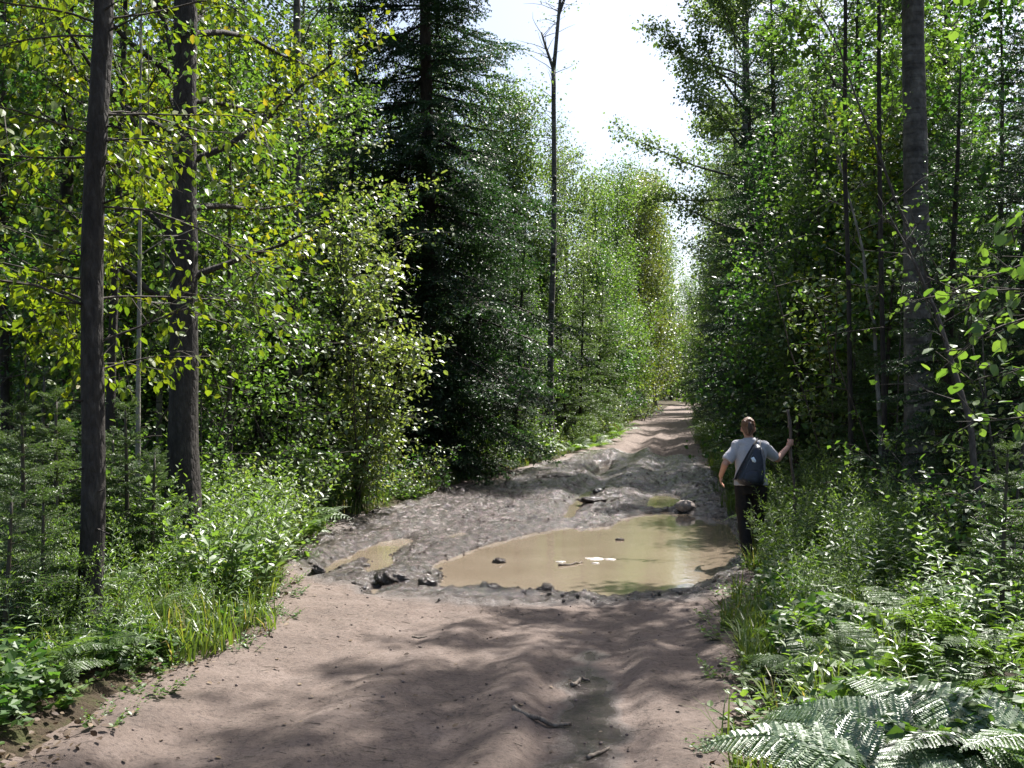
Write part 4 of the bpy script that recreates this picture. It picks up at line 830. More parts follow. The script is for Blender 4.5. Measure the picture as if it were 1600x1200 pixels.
# grass
def blade(h, bend):
    w = .011; z = [0, .4, .75, 1]; v = []
    for q, ww in zip(z, (w, w*.9, w*.6)): v += [(-ww/2, q*q*bend, q-.12*bend*q*q), (ww/2, q*q*bend, q-.12*bend*q*q)]
    v.append((0, bend*1.05, 1-.3*bend)); return (np.array(v)*np.array((1, 1, 1)), [np.array([(0, 1, 3, 2), (2, 3, 5, 4)]), np.array([(4, 5, 6)])])
def grass(name, n, pos_fn, h0, h1, label):
    mb = MB(); x, y = pos_fn(n)
    z, d, _ = ground(x, y, True); k = len(x); a = RG.uniform(0, 6.28, k); h = RG.uniform(h0, h1, k)
    sel = RG.integers(0, 3, k)
    for i, bd in enumerate((.15, .45, .9)):
        m = sel == i; c, s_ = np.cos(a[m]), np.sin(a[m]); o = np.zeros_like(c)
        rot = np.stack([np.stack([c, -s_, o], -1), np.stack([s_, c, o], -1), np.stack([o, o, o+1], -1)], 1)
        mb.scatter(blade(1, bd), np.stack([x, y, z-.02], -1)[m], rot, np.stack([.8+.5*RG.random(m.sum()), h[m], h[m]], -1), 0, np.clip(RG.normal(.45, .25, m.sum()), 0, 1))
    return tag(mb.build(name, M['grass'], smooth=False), label, 'grass', None, 'stuff')
def strip(sidew, y0, y1, dm, pw=1.6):
    def f(n):
        y = y0+(y1-y0)*RG.random(n)**1.3; c = (RG.random(n)**pw)*dm-.05+.18*fbm(np.zeros(n), y, 1.7, 2, 57); x0 = np.zeros(n); l, r = edges(x0, y); x = l-c if sidew < 0 else r+c
        l, r = edges(x, y); x = l-c if sidew < 0 else r+c
        keep = (fbm(x, y, 2.2, 2, 55) > -.05) & (np.abs(x/y) < .58); return x[keep], y[keep]
    return f
grass('grass', 10000, strip(-1, 6.2, 13, 1.9, 1.0), .08, .4, 'fine green grass along the left track edge under the dark trunks')
grass('grass', 12000, strip(1, 4.0, 13, 1.0), .06, .34, 'green grass along the right track edge below the hiker')
grass('grass', 12000, strip(-1, 12, 60, 1.2), .08, .4, 'sunlit grass along the far left verge')
grass('grass', 9000, strip(1, 13, 60, 1.0), .08, .4, 'grass along the far right verge')

# ground cover: small leaves close to the forest floor
def cover(n, y0, y1, leafs, mat, hmax, label, tm=KITE, name='ground_cover', dmin=.15):
    y = y0+(y1-y0)*RG.random(n)**1.2; x = RG.uniform(-.56, .56, n)*y; z, d, _ = ground(x, y, True)
    hh = hmax*(.25+.75*np.clip(.5+fbm(x, y, 1.1, 3, 61)*1.6, 0, 1)); k = (d > dmin) & (d < 14) & (noise(x, y, .9, 62) > -.45)
    x, y, z, hh = x[k], y[k], z[k], hh[k]; m = len(x); mb = MB()
    mb.scatter(tm, np.stack([x, y, z+.02+hh*RG.random(m)], -1), frames(nrm(rvec(m)*np.array((1, 1, .35))+np.array((0, 0, .05))), nrm(rvec(m, .45)+np.array((0, 0, 1.)))), leafs*RG.uniform(.6, 1.3, m), 0, RG.random(m))
    return tag(mb.build(name, mat, smooth=False), label, 'ground cover', None, 'stuff')
cover(60000, 3.8, 16, .065, M['leaf_mid'], .34, 'small mixed green leaves covering the near forest floor')
cover(34000, 3.8, 14, .07, M['leaf_deep'], .30, 'dark small leaves covering the near forest floor')
cover(60000, 14, 45, .13, M['leaf_mid'], .7, 'low green growth over the farther forest floor')
cover(14000, 4, 20, .042, M['dead_leaf'], .012, 'brown fallen leaves on the forest floor', LEAF, 'leaf_litter', -.22)

# woods behind everything: one mass nobody could count
def woods(n, y0, y1, d0, d1, hmax, leaf, mat, label):
    y = RG.uniform(y0, y1, n); x = RG.uniform(-.62, .62, n)*y; z, d, _ = ground(x, y, True)
    top = hmax*(.62+.38*fbm(x, y, .16, 3, 71)); u = RG.random(n)
    cl = fbm(x+u*top*.9, y+u*top*.7, .35, 3, 72); k = (d > d0) & (d < d1) & (cl > -.12); x, y, z, top, u = x[k], y[k], z[k], top[k], u[k]; m = len(x); mb = MB()
    mb.scatter(KITE, np.stack([x, y, z+u*top], -1), frames(rvec(m)+np.array((0, 0, -.3)), rvec(m, .6)+np.array((0, 0, 1.))), leaf*RG.uniform(.6, 1.3, m), 0, np.clip(.5+cl[k]+RG.normal(0, .2, m), 0, 1))
    return tag(mb.build('distant_woods', mat, smooth=False), label, 'woods', None, 'stuff')
woods(120000, 26, 70, 4, 40, 10, .24, M['leaf_mid'], 'sunlit green mass of the deeper forest behind the trunks')
woods(90000, 60, 150, 1, 50, 13, .45, M['leaf_poplar'], 'pale green forest mass closing off the far track')
woods(60000, 110, 165, -60, 60, 13, .6, M['leaf_mid'], 'far forest closing the bend of the track')
# ------------------------------------------------------------------ the hiker
def ball(mb, c, r, n=10, rot=None):
    u = np.linspace(0, math.pi, n); v = np.linspace(0, 2*math.pi, 2*n, endpoint=False)
    S = np.stack([np.sin(u)[:, None]*np.cos(v)[None], np.sin(u)[:, None]*np.sin(v)[None], np.cos(u)[:, None]+0*v[None]], -1).reshape(-1, 3)*np.asarray(r)
    if rot is not None: S = S@np.array(rot).T
    i = np.arange(n-1)[:, None]*2*n; j = np.arange(2*n)[None]; k = (j+1) % (2*n)
    mb.add(S+np.asarray(c), np.stack([i+j, i+2*n+j, i+2*n+k, i+k], -1).reshape(-1, 4))
def limb(mb, pts, rad):
    for p, r in zip(pts, rad): ball(mb, p, (r, r, r))
    for a, b, ra, rb in zip(pts[:-1], pts[1:], rad[:-1], rad[1:]):
        a, b = np.array(a, float), np.array(b, float); tube(mb, np.linspace(a, b, 4), np.linspace(ra, rb, 4), 14)
def rings(mb, rows, n=28):
    """closed loft of ellipses: (x, y, z, rx, ry)"""
    a = np.arange(n)/n*2*np.pi; V = np.concatenate([np.stack([x+rx*np.cos(a), y+ry*np.sin(a), np.full(n, z)], -1) for x, y, z, rx, ry in rows]); m = len(rows)
    i = np.arange(m-1)[:, None]*n; j = np.arange(n)[None]; k = (j+1) % n
    V = np.concatenate([V, [rows[0][:3], rows[-1][:3]]])
    mb.add(V, [np.stack([i+j, i+k, i+n+k, i+n+j], -1).reshape(-1, 4), np.stack([np.full(n, m*n), (np.arange(n)+1) % n, np.arange(n)], -1), np.stack([np.full(n, m*n+1), (m-1)*n+np.arange(n), (m-1)*n+(np.arange(n)+1) % n], -1)])
def fuse(mb, name, mat, parent, vox=.006, it=5, fold=0):
    """one continuous skin grown over all the overlapping shapes"""
    o = mb.build('tmp', mat); md = o.modifiers.new('r', 'REMESH'); md.mode = 'VOXEL'; md.voxel_size = vox; md.use_smooth_shade = True
    sm = o.modifiers.new('s', 'SMOOTH'); sm.factor = .5; sm.iterations = it
    dc = o.modifiers.new('d', 'DECIMATE'); dc.ratio = .3
    me = bpy.data.meshes.new_from_object(o.evaluated_get(bpy.context.evaluated_depsgraph_get())); bpy.data.objects.remove(o)
    if fold:
        v = np.empty(len(me.vertices)*3, np.float32); me.vertices.foreach_get('co', v); nn = np.empty_like(v); me.vertices.foreach_get('normal', nn); v = v.reshape(-1, 3); nn = nn.reshape(-1, 3)
        v += nn*(fold*ridge(v[:, 0]*1.6+v[:, 1]*.8+v[:, 2]*.55, v[:, 2]*1.0-v[:, 0]*.9, 6, 2, 81))[:, None]; me.vertices.foreach_set('co', v.ravel().astype(np.float32)); me.update()
    me.name = name; me.materials.clear(); me.materials.append(mat)
    o = bpy.data.objects.new(name, me); C.objects.link(o); o.parent = parent
    return o
M['skin'] = plain_mat('skin', (.46, .25, .18), .5, .4, 14, .08); M['shirt'] = plain_mat('shirt', (.40, .395, .42), .9, .2, 180, .14, .35, 60)
M['trousers'] = plain_mat('trousers', (.013, .011, .010), .85, .25, 20, .3, .4, 50); M['shoe'] = plain_mat('shoe', (.05, .035, .025), .7, .3, 20, .3, .4)
M['hair'] = plain_mat('hair', (.13, .06, .032), .4, .6, 45, .6, .6, 90); M['hair_dark'] = plain_mat('hair_dark', (.035, .018, .011), .45, .5, 60, .5, .6, 90); M['eye'] = plain_mat('eye', (.6, .6, .6), .2)
M['bag'] = plain_mat('bag', (.008, .012, .024), .42, .5, 25, .3, .3, 45); M['bag_dark'] = plain_mat('bag_dark', (.012, .012, .014), .6, .4, 60, .3, .2); M['bag_grey'] = plain_mat('bag_grey', (.12, .125, .14), .6, .4, 60, .2, .2)
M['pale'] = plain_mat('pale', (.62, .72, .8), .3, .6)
HX, HY = 2.72, 11.7; HZ = min(gz(HX, HY), .0)-.01
PE = thing('person', (HX, HY, HZ), 'person walking away in grey t-shirt and dark trousers, hair pinned up, holding a tall stick', 'person', None, R(-7))
b = MB()
ball(b, (-.02, .012, 1.572), (.074, .094, .108), 14); ball(b, (-.02, .05, 1.505), (.052, .055, .055)); ball(b, (-.02, .108, 1.545), (.013, .02, .02)); ball(b, (-.02, .098, 1.508), (.022, .010, .007)); ball(b, (-.02, .095, 1.468), (.02, .018, .016))
for s in (-1, 1): ball(b, (-.02+s*.077, .0, 1.55), (.012, .022, .032)); ball(b, (-.02+s*.03, .092, 1.585), (.022, .014, .008))
limb(b, [(-.008, -.012, 1.36), (-.018, 0, 1.49)], [.06, .05])
rings(b, [(0, 0, .80, .15, .10), (0, 0, .92, .165, .11), (0, 0, 1.04, .135, .095), (0, 0, 1.2, .15, .1), (0, 0, 1.33, .155, .09), (0, -.005, 1.40, .09, .065)])
limb(b, [(-.145, 0, 1.345), (-.225, -.03, 1.24), (-.30, -.06, 1.135), (-.338, .12, .995)], [.044, .045, .041, .028]); limb(b, [(.142, 0, 1.345), (.24, .06, 1.275), (.335, .12, 1.20), (.472, .245, 1.345)], [.044, .045, .041, .029])
# relaxed hand
wl = np.array((-.338, .12, .995)); dl = nrm(np.array((.03, .42, -.62))); sl = nrm(np.cross(dl, (1., 0, .1)))
ball(b, wl+dl*.05, (.018, .036, .046)); 
for k, (o, L_) in enumerate(((-.027, .062), (-.009, .07), (.009, .066), (.026, .052))):
    p0 = wl+dl*.085+sl*o; p1 = p0+dl*L_*.45+np.array((.008, 0, 0)); p2 = p1+dl*L_*.35+np.array((.016, -.006, -.002)); p3 = p2+dl*L_*.25+np.array((.014, -.010, -.004)); limb(b, [p0, p1, p2, p3], [.0088, .0082, .0075, .0066])
p0 = wl+dl*.025-sl*.022; limb(b, [p0, p0-sl*.026+dl*.028+np.array((.012, 0, 0)), p0-sl*.034+dl*.062+np.array((.02, 0, 0))], [.011, .0098, .008])
# hand closed round the stick
SX, SY = .512, .29
def stick_c(z): return np.array((SX+.028*(1.40-z)/.5*(1 if z < 1.4 else .9)+.010*math.sin(z*9), SY+.008*math.sin(z*7), z))
wr = np.array((.472, .245, 1.345)); hc = stick_c(1.402)
ball(b, (wr+hc)*.5+np.array((-.004, -.014, .006)), (.03, .026, .04)); ball(b, hc+np.array((-.012, -.034, -.004)), (.026, .018, .040))
for k, dz in enumerate((.032, .012, -.008, -.027)):
    c = stick_c(1.402+dz); rr = .029; an = [-2.2, -1.2, -.2, .9, 1.9][:5]
    limb(b, [c+rr*np.array((math.cos(a), math.sin(a), 0)) for a in (-2.0, -1.15, -.3, .6, 1.5, 2.2)], [.0102, .0098, .0094, .0088, .0082, .0072])
c = stick_c(1.43); limb(b, [hc+np.array((-.028, -.03, .012)), c+np.array((-.031, -.004, .012)), c+np.array((-.02, .026, .016))], [.012, .0105, .0085])
limb(b, [(-.088, 0, .84), (-.085, .01, .46), (-.055, -.10, .10)], [.085, .056, .040]); limb(b, [(.088, 0, .84), (.10, .15, .48), (.075, .14, .10)], [.085, .056, .040])
fuse(b, 'body', M['skin'], PE, .0055, 4)
h = MB(); ball(h, (-.02, -.016, 1.597), (.083, .092, .098), 14); ball(h, (-.02, -.05, 1.555), (.070, .062, .085), 12)
limb(h, [(-.02, -.108, 1.505), (-.02, -.14, 1.55), (-.02, -.138, 1.61), (-.02, -.10, 1.655)], [.020, .034, .038, .026]); limb(h, [(-.045, -.1, 1.60), (-.062, -.075, 1.64)], [.016, .012]); limb(h, [(.005, -.1, 1.61), (.03, -.075, 1.645)], [.016, .011])
fuse(h, 'hair', M['hair'], PE, .005, 3, .0035)
pt = MB(); limb(pt, [(-.022, -.13, 1.50), (-.02, -.158, 1.545), (-.018, -.160, 1.60), (-.02, -.13, 1.648)], [.012, .027, .024, .014]); fuse(pt, 'ponytail', M['hair_dark'], PE, .005, 3, .005)
for q_ in ([(-.02, -.152, 1.655), (-.05, -.135, 1.635), (-.064, -.12, 1.59)], [(-.018, -.152, 1.655), (.012, -.135, 1.64), (.028, -.12, 1.595)]):
    pt = MB(); limb(pt, q_, [.014, .013, .008]); fuse(pt, 'hair_strand', M['hair'], PE, .004, 2, .002)
s = MB(); rings(s, [(0, -.005, .885, .196, .135), (0, -.004, .95, .188, .128), (0, 0, 1.05, .17, .12), (0, 0, 1.18, .178, .124), (0, 0, 1.30, .19, .115), (0, -.004, 1.375, .165, .092), (-.005, -.008, 1.425, .085, .07), (-.008, -.008, 1.44, .066, .06)])
def sleeve(a, e, f, r0, r1): a, e = np.array(a), np.array(e); tube(s, np.linspace(a, lerp(a, e, f), 6), np.linspace(r0, r1, 6), 18)
ball(s, (-.15, 0, 1.352), (.075, .07, .066)); ball(s, (.147, 0, 1.352), (.075, .07, .066)); ball(s, (-.09, -.01, 1.375), (.09, .075, .052)); ball(s, (.085, -.01, 1.375), (.09, .075, .052)); sleeve((-.145, 0, 1.352), (-.30, -.06, 1.135), .84, .066, .064); sleeve((.142, 0, 1.352), (.335, .12, 1.20), .87, .066, .062)
fuse(s, 'shirt', M['shirt'], PE, .006, 4, .011)
t_ = MB(); rings(t_, [(0, 0, .78, .178, .122), (0, 0, .86, .185, .125), (0, 0, .94, .168, .115)])
for pts in ([(-.092, 0, .84), (-.09, .005, .66), (-.086, .01, .46), (-.07, -.05, .26), (-.056, -.10, .075)], [(.092, 0, .84), (.10, .08, .66), (.10, .15, .48), (.088, .15, .28), (.076, .14, .075)]): limb(t_, pts, [.098, .09, .075, .068, .066])
fuse(t_, 'trousers', M['trousers'], PE, .007, 4, .010)
for x, y in ((-.055, -.06), (.078, .185)):
    q = MB(); rings(q, [(x, y, -.005, .046, .13), (x, y, .02, .048, .135), (x, y-.005, .05, .043, .12), (x, y-.035, .085, .038, .075), (x, y-.045, .12, .036, .05)]); fuse(q, 'shoe', M['shoe'], PE, .006, 2)
for sx in (-1, 1): q = MB(); ball(q, (-.02+sx*.031, .098, 1.572), (.012, .009, .009)); q.build('eye', M['eye'], PE)

# the sling bag on the back
BG = thing('sling_bag', (HX, HY, HZ), "dark navy one strap sling bag worn on the hiker's back", 'bag', None, R(-7))
OUT = np.array([(.055, 1.37), (.02, 1.335), (-.05, 1.21), (-.11, 1.095), (-.165, .99), (-.178, .945), (-.15, .905), (-.08, .88), (.0, .868), (.08, .872), (.135, .895), (.158, .95), (.162, 1.06), (.158, 1.18), (.14, 1.28), (.105, 1.35)])
def loft(out, cen, layers):
    mb = MB(); n = len(out); V = np.concatenate([np.stack([cen[0]+(out[:, 0]-cen[0])*k, np.full(n, y), cen[1]+(out[:, 1]-cen[1])*k], -1) for y, k in layers]); m = len(layers)
    i = np.arange(m-1)[:, None]*n; j = np.arange(n)[None]; kk = (j+1) % n
    mb.add(np.concatenate([V, [(cen[0], layers[-1][0]-.004, cen[1])]]), [np.stack([i+j, i+kk, i+n+kk, i+n+j], -1).reshape(-1, 4), np.stack([np.full(n, m*n), (m-1)*n+np.arange(n), (m-1)*n+(np.arange(n)+1) % n], -1)]); return mb
def resample(out, n):
    o = np.concatenate([out, out[:1]]); s_ = np.concatenate([[0], np.cumsum(np.linalg.norm(np.diff(o, axis=0), axis=1))]); q = np.linspace(0, s_[-1], n, endpoint=False)
    return np.stack([np.interp(q, s_, o[:, 0]), np.interp(q, s_, o[:, 1])], -1)
RO = resample(OUT, 48)
bb = loft(RO, (.02, 1.03), [(-.105, .97), (-.125, 1.0), (-.17, 1.0), (-.205, .95), (-.228, .86), (-.243, .7), (-.251, .45), (-.254, .2)]); body = bb.build('bag_body', M['bag'], BG)
PK = resample(np.array([(-.09, 1.02), (-.12, .955), (-.1, .92), (0, .897), (.07, .905), (.085, .98), (.07, 1.05), (-.02, 1.06)]), 32)
loft(PK, (-.01, .975), [(-.235, 1), (-.256, .98), (-.268, .85), (-.273, .5)]).build('pocket', M['bag'], BG)
SPN = resample(np.array([(.105, 1.33), (.128, 1.27), (.148, 1.17), (.152, 1.0), (.145, .92), (.112, .905), (.112, 1.0), (.108, 1.15), (.095, 1.27)]), 32)
loft(SPN, (.125, 1.1), [(-.19, 1), (-.226, .98), (-.234, .8)]).build('side_panel', M['bag_grey'], BG)
GLINT = resample(np.array([(-.02, 1.20), (.015, 1.215), (.045, 1.165), (.03, 1.145), (.0, 1.155)]), 16); loft(GLINT, (.015, 1.178), [(-.246, 1), (-.2535, .96)]).build('glint_patch', M['pale'], BG)  # sun glint on the bag, painted as a pale raised patch
ZP = MB(); tube(ZP, [(.07, -.205, 1.33), (.0, -.235, 1.24), (-.06, -.238, 1.12), (-.11, -.232, 1.0)], .0035, 5); ZP.build('zip', M['bag_grey'], BG)
def ribbon(pts, wv, w_, th, name, mat):
    pts = np.array(pts, float); m = len(pts); t_ = nrm(np.gradient(pts, axis=0)); wv = nrm(np.array(wv, float)-t_*np.sum(t_*np.array(wv, float), -1, keepdims=True)); nv = np.cross(t_, wv)
    V = np.stack([pts+wv*w_/2+nv*th/2, pts-wv*w_/2+nv*th/2, pts-wv*w_/2-nv*th/2, pts+wv*w_/2-nv*th/2], 1).reshape(-1, 3); i = np.arange(m-1)[:, None]*4; j = np.arange(4)[None]; k = (j+1) % 4
    mb = MB(); mb.add(V, [np.stack([i+j, i+k, i+4+k, i+4+j], -1).reshape(-1, 4), np.array([(0, 1, 2, 3), ((m-1)*4+3, (m-1)*4+2, (m-1)*4+1, (m-1)*4)])]); return mb.build(name, mat, BG, smooth=False)
ribbon([(.085, .05, 1.425), (.075, -.03, 1.44), (.06, -.09, 1.40), (.035, -.118, 1.36), (-.04, -.128, 1.235), (-.105, -.128, 1.12), (-.16, -.122, 1.01), (-.186, -.105, .95), (-.197, -.03, .96)], (-.8, .1, -.3), .036, .006, 'strap', M['bag_dark'])
ribbon([(.115, .06, 1.41), (.115, -.02, 1.427), (.11, -.085, 1.385), (.10, -.14, 1.345), (.095, -.175, 1.325)], (1, 0, .2), .02, .005, 'grab_loop', M['bag_dark'])
q = MB(); ball(q, (.075, -.19, 1.335), (.02, .012, .016)); q.build('buckle', M['bag_grey'], BG)

WS = thing('walking_stick', (HX, HY, HZ), "tall knobbly grey wooden walking stick gripped in the hiker's hand", 'stick', None, R(-7))
M['stickwood'] = bark_mat('stickwood', (.07, .055, .045), (.13, .105, .09), (.2, .17, .145), scale=30, bump=.5); M['cutwood'] = plain_mat('cutwood', (.5, .44, .36), .8, .3, 60, .2)
zs = np.linspace(0, 1.80, 40); q = MB(); rr = .0145+.004*(zs/1.8)+.003*np.sin(zs*21)+.004*np.exp(-((zs-1.66)/.05)**2)
tube(q, np.array([stick_c(z) for z in zs]), rr, 14, 0, .5, .04); q.build('shaft', M['stickwood'], WS)
q = MB(); c = stick_c(1.80); tube(q, [c+np.array((0, 0, .0)), c+np.array((0, 0, .004))], .0195, 14); q.build('cut_end', M['cutwood'], WS)
q = MB(); ball(q, stick_c(1.60)+np.array((-.02, 0, 0)), (.012, .012, .02)); ball(q, stick_c(1.2)+np.array((.018, -.008, 0)), (.01, .01, .016)); q2 = q.build('knot', M['stickwood'], WS)
for o in (PE, BG, WS): o.scale = (.96, .96, .96); o.rotation_euler = (R(-4), 0, R(-7))
# ------------------------------------------------------------------ stones, clods, sticks, fallen leaves
M['rock'] = plain_mat('rock', (.30, .25, .22), .8, .3, 9, .35, .6, 25); M['rock_wet'] = plain_mat('rock_wet', (.045, .04, .038), .3, .5, 9, .4, .7, 25); M['mudlump'] = plain_mat('mudlump', (.115, .095, .09), .3, .5, 8, .4, 1, 22)
M['deadwood'] = bark_mat('deadwood', (.09, .07, .055), (.17, .14, .115), (.27, .24, .2), scale=30, bump=.4)
def rock(px, py, w_, h_, mat, name, label, cat, group=None, sink=.3, rough=.22, dp=None):
    X, Y = gp(px, py, 0); z = gz(X, Y); mb = MB(); n = 26; dp = dp or w_*.8; rough = rough*1.6 if name == 'mud_clod' else rough
    ball(mb, (0, 0, 0), (1, 1, 1), n); V = mb.v[0]; k = RG.uniform(0, 50)
    f = 1+rough*fbm(V[:, 0]*1.2+V[:, 2]*.9+k, V[:, 1]*1.2-V[:, 2]*.7+k, 1.1, 4, 91)+.16*fbm(V[:, 0]*3+V[:, 2]*2+k, V[:, 1]*3-V[:, 2]*2, 1.6, 3, 92)*(name == 'mud_clod')+.05*fbm(V[:, 0]*3+V[:, 2], V[:, 1]*3-V[:, 2], 2, 2, 92)
    mb.v[0] = V*f[:, None]*np.array((w_/2, dp/2, h_/2)); mb.t[0] = np.full(len(V), .95 if name == 'mud_clod' else .5); o = mb.build(name, mat); o.location = (X, Y, max(z, ZW)+h_*(.5-sink)); o.rotation_euler = (0, 0, RG.uniform(-.4, .4)); return tag(o, label, cat, group)
rock(1071, 797, .34, .22, M['rock'], 'rock', 'pale rounded rock at the back edge of the broad puddle', 'rock', 'rocks round the puddle')
rock(1108, 789, .19, .09, M['rock'], 'rock', 'small flat rock near the hiker at the back of the puddle', 'rock', 'rocks round the puddle')
rock(935, 770, .24, .16, M['rock_wet'], 'rock', 'dark wet boulder standing in the churned mud beyond the puddle', 'rock', 'rocks round the puddle', dp=.25)
rock(926, 786, .55, 0.128, M['dirt'], 'mud_clod', 'dark glossy mud mound in front of the wet boulder', 'mud clod', 'clods of churned mud')
rock(868, 752, .9, 0.192, M['dirt'], 'mud_clod', 'big dark churned mud mound left of the wet boulder', 'mud clod', 'clods of churned mud', .4)
rock(614, 908, .34, 0.176, M['dirt'], 'mud_clod', 'round mud covered lump at the near left puddle end', 'mud clod', 'clods of churned mud', .3)
rock(668, 918, .18, 0.104, M['dirt'], 'mud_clod', 'small wet clod between the round lump and the broad puddle', 'mud clod', 'clods of churned mud', .3)
rock(780, 872, .15, 0.072, M['dirt'], 'mud_clod', 'wet clod poking out of the left part of the broad puddle', 'mud clod', 'clods of churned mud', .25)
rock(766, 918, .16, 0.064, M['dirt'], 'mud_clod', 'pointed clod on the near shore of the broad puddle', 'mud clod', 'clods of churned mud', .25, .4)
rock(852, 922, .14, 0.064, M['dirt'], 'mud_clod', 'light streaked clod on the near shore right of the pointed one', 'mud clod', 'clods of churned mud', .25, .4)
rock(497, 900, .14, 0.104, M['dirt'], 'mud_clod', 'jagged dark clod at the left end of the muddy rut', 'mud clod', 'clods of churned mud', .25, .5)
rock(968, 838, .12, 0.040, M['dirt'], 'mud_clod', 'tiny wet clod in the back of the broad puddle', 'mud clod', 'clods of churned mud', .3)
rock(566, 878, .2, 0.064, M['dirt'], 'mud_clod', 'low mud island inside the muddy rut', 'mud clod', 'clods of churned mud', .3)
rock(880, 708, .5, .3, M['rock'], 'rock', 'grey rock on the left verge near the forked bare trunk', 'rock', 'rocks round the puddle')
rock(1000, 660, 1.1, .22, M['rock'], 'rock', 'long pale ledge of stone across the far track', 'rock', 'rocks round the puddle', .45)
def twig_on(pts, r, mat, label, name='fallen_stick'):
    q = []
    for px, py in pts: X, Y = gp(px, py, 0); q.append((X, Y, max(gz(X, Y), ZW)+r*.7))
    q = np.array(q); f = np.linspace(0, 1, len(q)*3); qq, _ = along(q, f); qq = qq+RG.normal(0, r*.25, qq.shape); o = q[0].copy(); mb = MB(); tube(mb, qq-o, np.linspace(r, r*.55, len(qq)), 8, 0, .5, .06)
    b_ = mb.build(name, M[mat]); b_.location = o; return tag(b_, label, 'stick', 'sticks lying on the track')
twig_on([(800, 1117), (830, 1122), (862, 1124), (893, 1122)], .018, 'deadwood', 'longest stick lying across the near wet rut')
twig_on([(918, 1172), (934, 1166), (952, 1157)], .012, 'deadwood', 'short stick in the bottom of the near wet rut')
twig_on([(893, 1062), (907, 1052), (920, 1056)], .014, 'deadwood', 'small broken stick above the longest stick')
twig_on([(645, 987), (655, 989), (668, 988)], .008, 'deadwood', 'tiny twig on the dry track before the puddle')
twig_on([(872, 877), (890, 876), (910, 872)], .016, 'deadwood', 'stick floating in the middle of the broad puddle')
twig_on([(1210, 1090), (1225, 1130), (1232, 1165)], .006, 'deadwood', 'dry curved stem at the track edge by the ferns')
twig_on([(1112, 915), (1120, 905), (1128, 893)], .016, 'bark_dark', 'dark stick at the near right puddle corner')
# pale floating scum patches
for k, (px, py, w_, lab) in enumerate(((928, 872, .13, 'larger pale scum patch floating beside the stick in the puddle'), (952, 873, .1, 'second pale scum patch right of the floating stick'), (876, 877, .07, 'small pale scum patch at the left tip of the floating stick'), (930, 879, .06, 'tiny pale scum patch in front of the larger one'))):
    X, Y = gp(px, py); n = 22; a = np.arange(n)/n*2*np.pi; rr = w_*(.6+.4*noise(a*2, a*0+k*3, 1.1, 95)+.0); mb = MB()
    top = np.stack([rr*np.cos(a), .8*rr*np.sin(a), np.full(n, .006)], -1); low = np.stack([rr*1.1*np.cos(a), .88*rr*np.sin(a), np.full(n, -.004)], -1); j = np.arange(n); kk = (j+1) % n
    mb.add(np.concatenate([top, low, [(0, 0, .012)]]), [np.stack([j+n, kk+n, kk, j], -1), np.stack([j, kk, np.full(n, 2*n)], -1)])
    M.setdefault('scum', plain_mat('scum', (.42, .39, .36), .5, .4, 30, .3, .5, 60)); o = mb.build('scum_patch', M['scum']); o.location = (X, Y, ZW); tag(o, lab, 'foam', 'scum patches on the puddle')
# crumbs and small stones scattered on the track
n = 3000; y = 4.3+16*RG.random(n)**1.5; l, r = edges(np.zeros(n), y); x = l+(r-l)*RG.random(n); z, d, wv = ground(x, y, True); k = (d < -.02) & (z > ZW+.005) & (noise(x, y, 1.6, 97) > -.35)
x, y, z = x[k], y[k], z[k]; m = len(x); mb = MB(); ico = MB(); ball(ico, (0, 0, 0), (1, .8, .6), 4); T_ = (ico.v[0]*(1+RG.normal(0, .12, (len(ico.v[0]), 1))), [f for f, _ in ico.f])
sz = .0025+.012*RG.random(m)**7; aa = RG.uniform(0, 6.28, m); c_, s_ = np.cos(aa), np.sin(aa); o_ = np.zeros(m); rot = np.stack([np.stack([c_, -s_, o_], -1), np.stack([s_, c_, o_], -1), np.stack([o_, o_, o_+1], -1)], 1)
mb.scatter(T_, np.stack([x, y, z+sz*.3], -1), rot, sz); M['crumb'] = plain_mat('crumb', (.15, .118, .105), .85, .3, 3, .55)
tag(mb.build('track_crumbs', M['crumb']), 'small stones and earth crumbs on the track', 'pebbles', None, 'stuff')
n = 5000; y = 9+18*RG.random(n)**1.3; l, r = edges(np.zeros(n), y); x = l+(r-l)*RG.random(n); z, d, wv = ground(x, y, True); k = (d < -.05) & (wv > .55) & (z > ZW-.03) & (fbm(x, y, 1.5, 3, 99) > -.1); x, y, z = x[k], y[k], z[k]; m = len(x)
sz = .007+.028*RG.random(m)**4; aa = RG.uniform(0, 6.28, m); c_, s_ = np.cos(aa), np.sin(aa); o_ = np.zeros(m); rot = np.stack([np.stack([c_, -s_, o_], -1), np.stack([s_, c_, o_], -1), np.stack([o_, o_, o_+1], -1)], 1); mb = MB()
mb.scatter(T_, np.stack([x, y, np.maximum(z, ZW-.004)+sz*.2], -1), rot, np.stack([sz, sz*RG.uniform(.6, 1.4, m), sz], -1), 0, np.full(m, .95)); tag(mb.build('mud_crumbs', M['dirt']), 'small wet lumps thrown up over the churned mud', 'mud', None, 'stuff')
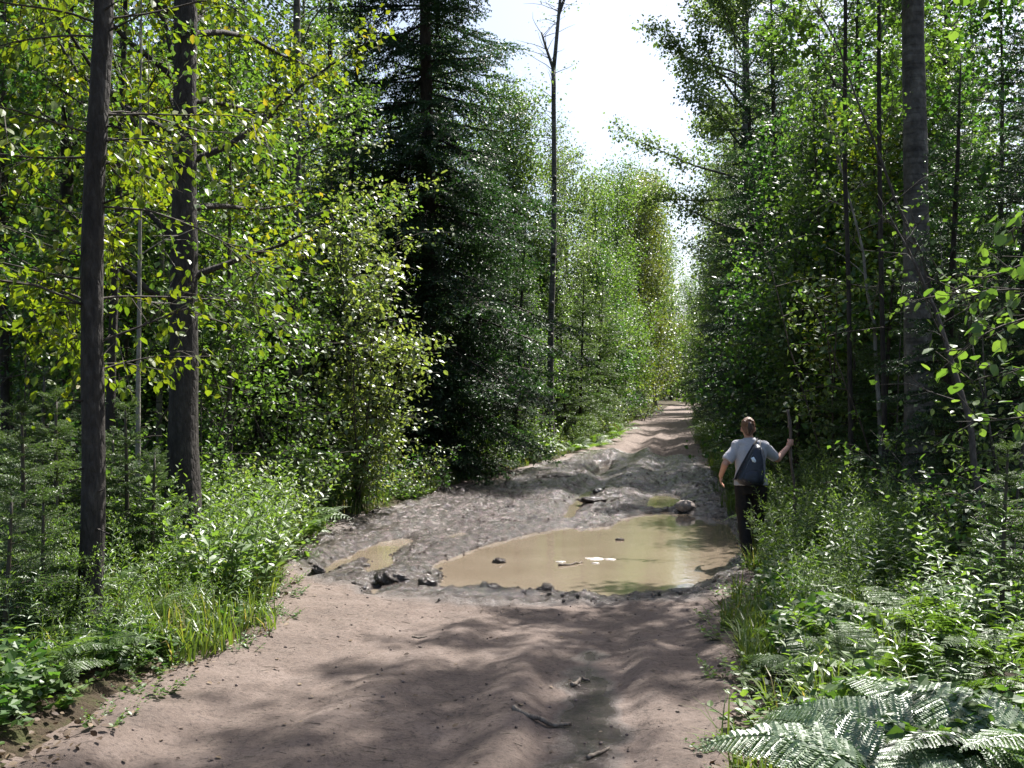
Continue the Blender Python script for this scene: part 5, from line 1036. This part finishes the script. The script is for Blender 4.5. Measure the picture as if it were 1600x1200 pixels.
n = 2600; y = 4.3+13*RG.random(n)**1.5; l, r = edges(np.zeros(n), y); x = l+(r-l)*RG.random(n); z, d, wv = ground(x, y, True); k = (d < .05) & (z > ZW+.006) & (fbm(x, y, 1.2, 3, 98) > -.12); x, y, z = x[k], y[k], z[k]; m = len(x); a = RG.uniform(0, 3.14, m); L_ = .012+.05*RG.random(m)**3
dv = np.stack([np.cos(a), np.sin(a), RG.normal(0, .08, m)], -1)*L_[:, None]; pz = np.stack([x, y, z+.004], -1); mb = MB(); sticks(mb, pz-dv, pz+dv, .0009+.03*L_, .0009)
tag(mb.build('twig_litter', M['deadwood']), 'tiny dry twigs and needles scattered over the track', 'litter', None, 'stuff')
# fallen leaves on the track
n = 420; y = 4.4+14*RG.random(n)**1.4; l, r = edges(np.zeros(n), y); x = l+(r-l)*RG.random(n); z, d, wv = ground(x, y, True); k = (d < -.02) & (z > ZW+.004); x, y, z = x[k], y[k], z[k]; m = len(x); mb = MB()
mb.scatter(LEAF, np.stack([x, y, z+.008], -1), frames(nrm(rvec(m)*np.array((1, 1, .15))), nrm(rvec(m, .25)+np.array((0, 0, 1.)))), .035*RG.uniform(.5, 1.3, m)); tag(mb.build('leaf_litter', M['dead_leaf'], smooth=False), 'scattered dry leaves lying on the track', 'leaf litter', None, 'stuff')
# near leafy branch at the right edge, single broad leaves
x, y = pxy(1715, 5.0)
NB = thing('broad_leaved_bush', (x, y, gz(x, y)), 'bush with broad bright single leaves reaching in from the right photo edge', 'bush')
sp = []
for h, L_, dx, dy in ((2.0, .72, -1, .05), (2.15, .75, -1, .2), (1.9, .66, -1, .1), (1.62, .55, -1, .25), (2.45, .45, -.9, -.1), (1.35, .6, -1, .2), (3.5, .5, -1, .0)): sp.append(((-.05, .0, h), (dx, dy, RG.uniform(-.1, .25)), L_, 30))
mb = MB(); pl = polyline((0, 0, -.1), (-.02, 0, 1), 3.7, 14, (0, 0, 0), .02); tube(mb, pl, np.linspace(.03, .01, 14), 7); mb.build('stem', M['twig'], NB)
leafy_branches(NB, 0, sp, M['twig'], M['leaf_mid'], .062, 270, ROUND, tw=(.06, .26))
for lst in PR.values():                                   # kinds never set out in the wood leave no trace
    for p in lst:
        if p.name not in USED:
            for c in list(p.children): bpy.data.objects.remove(c)
            bpy.data.objects.remove(p)
finish_labels()
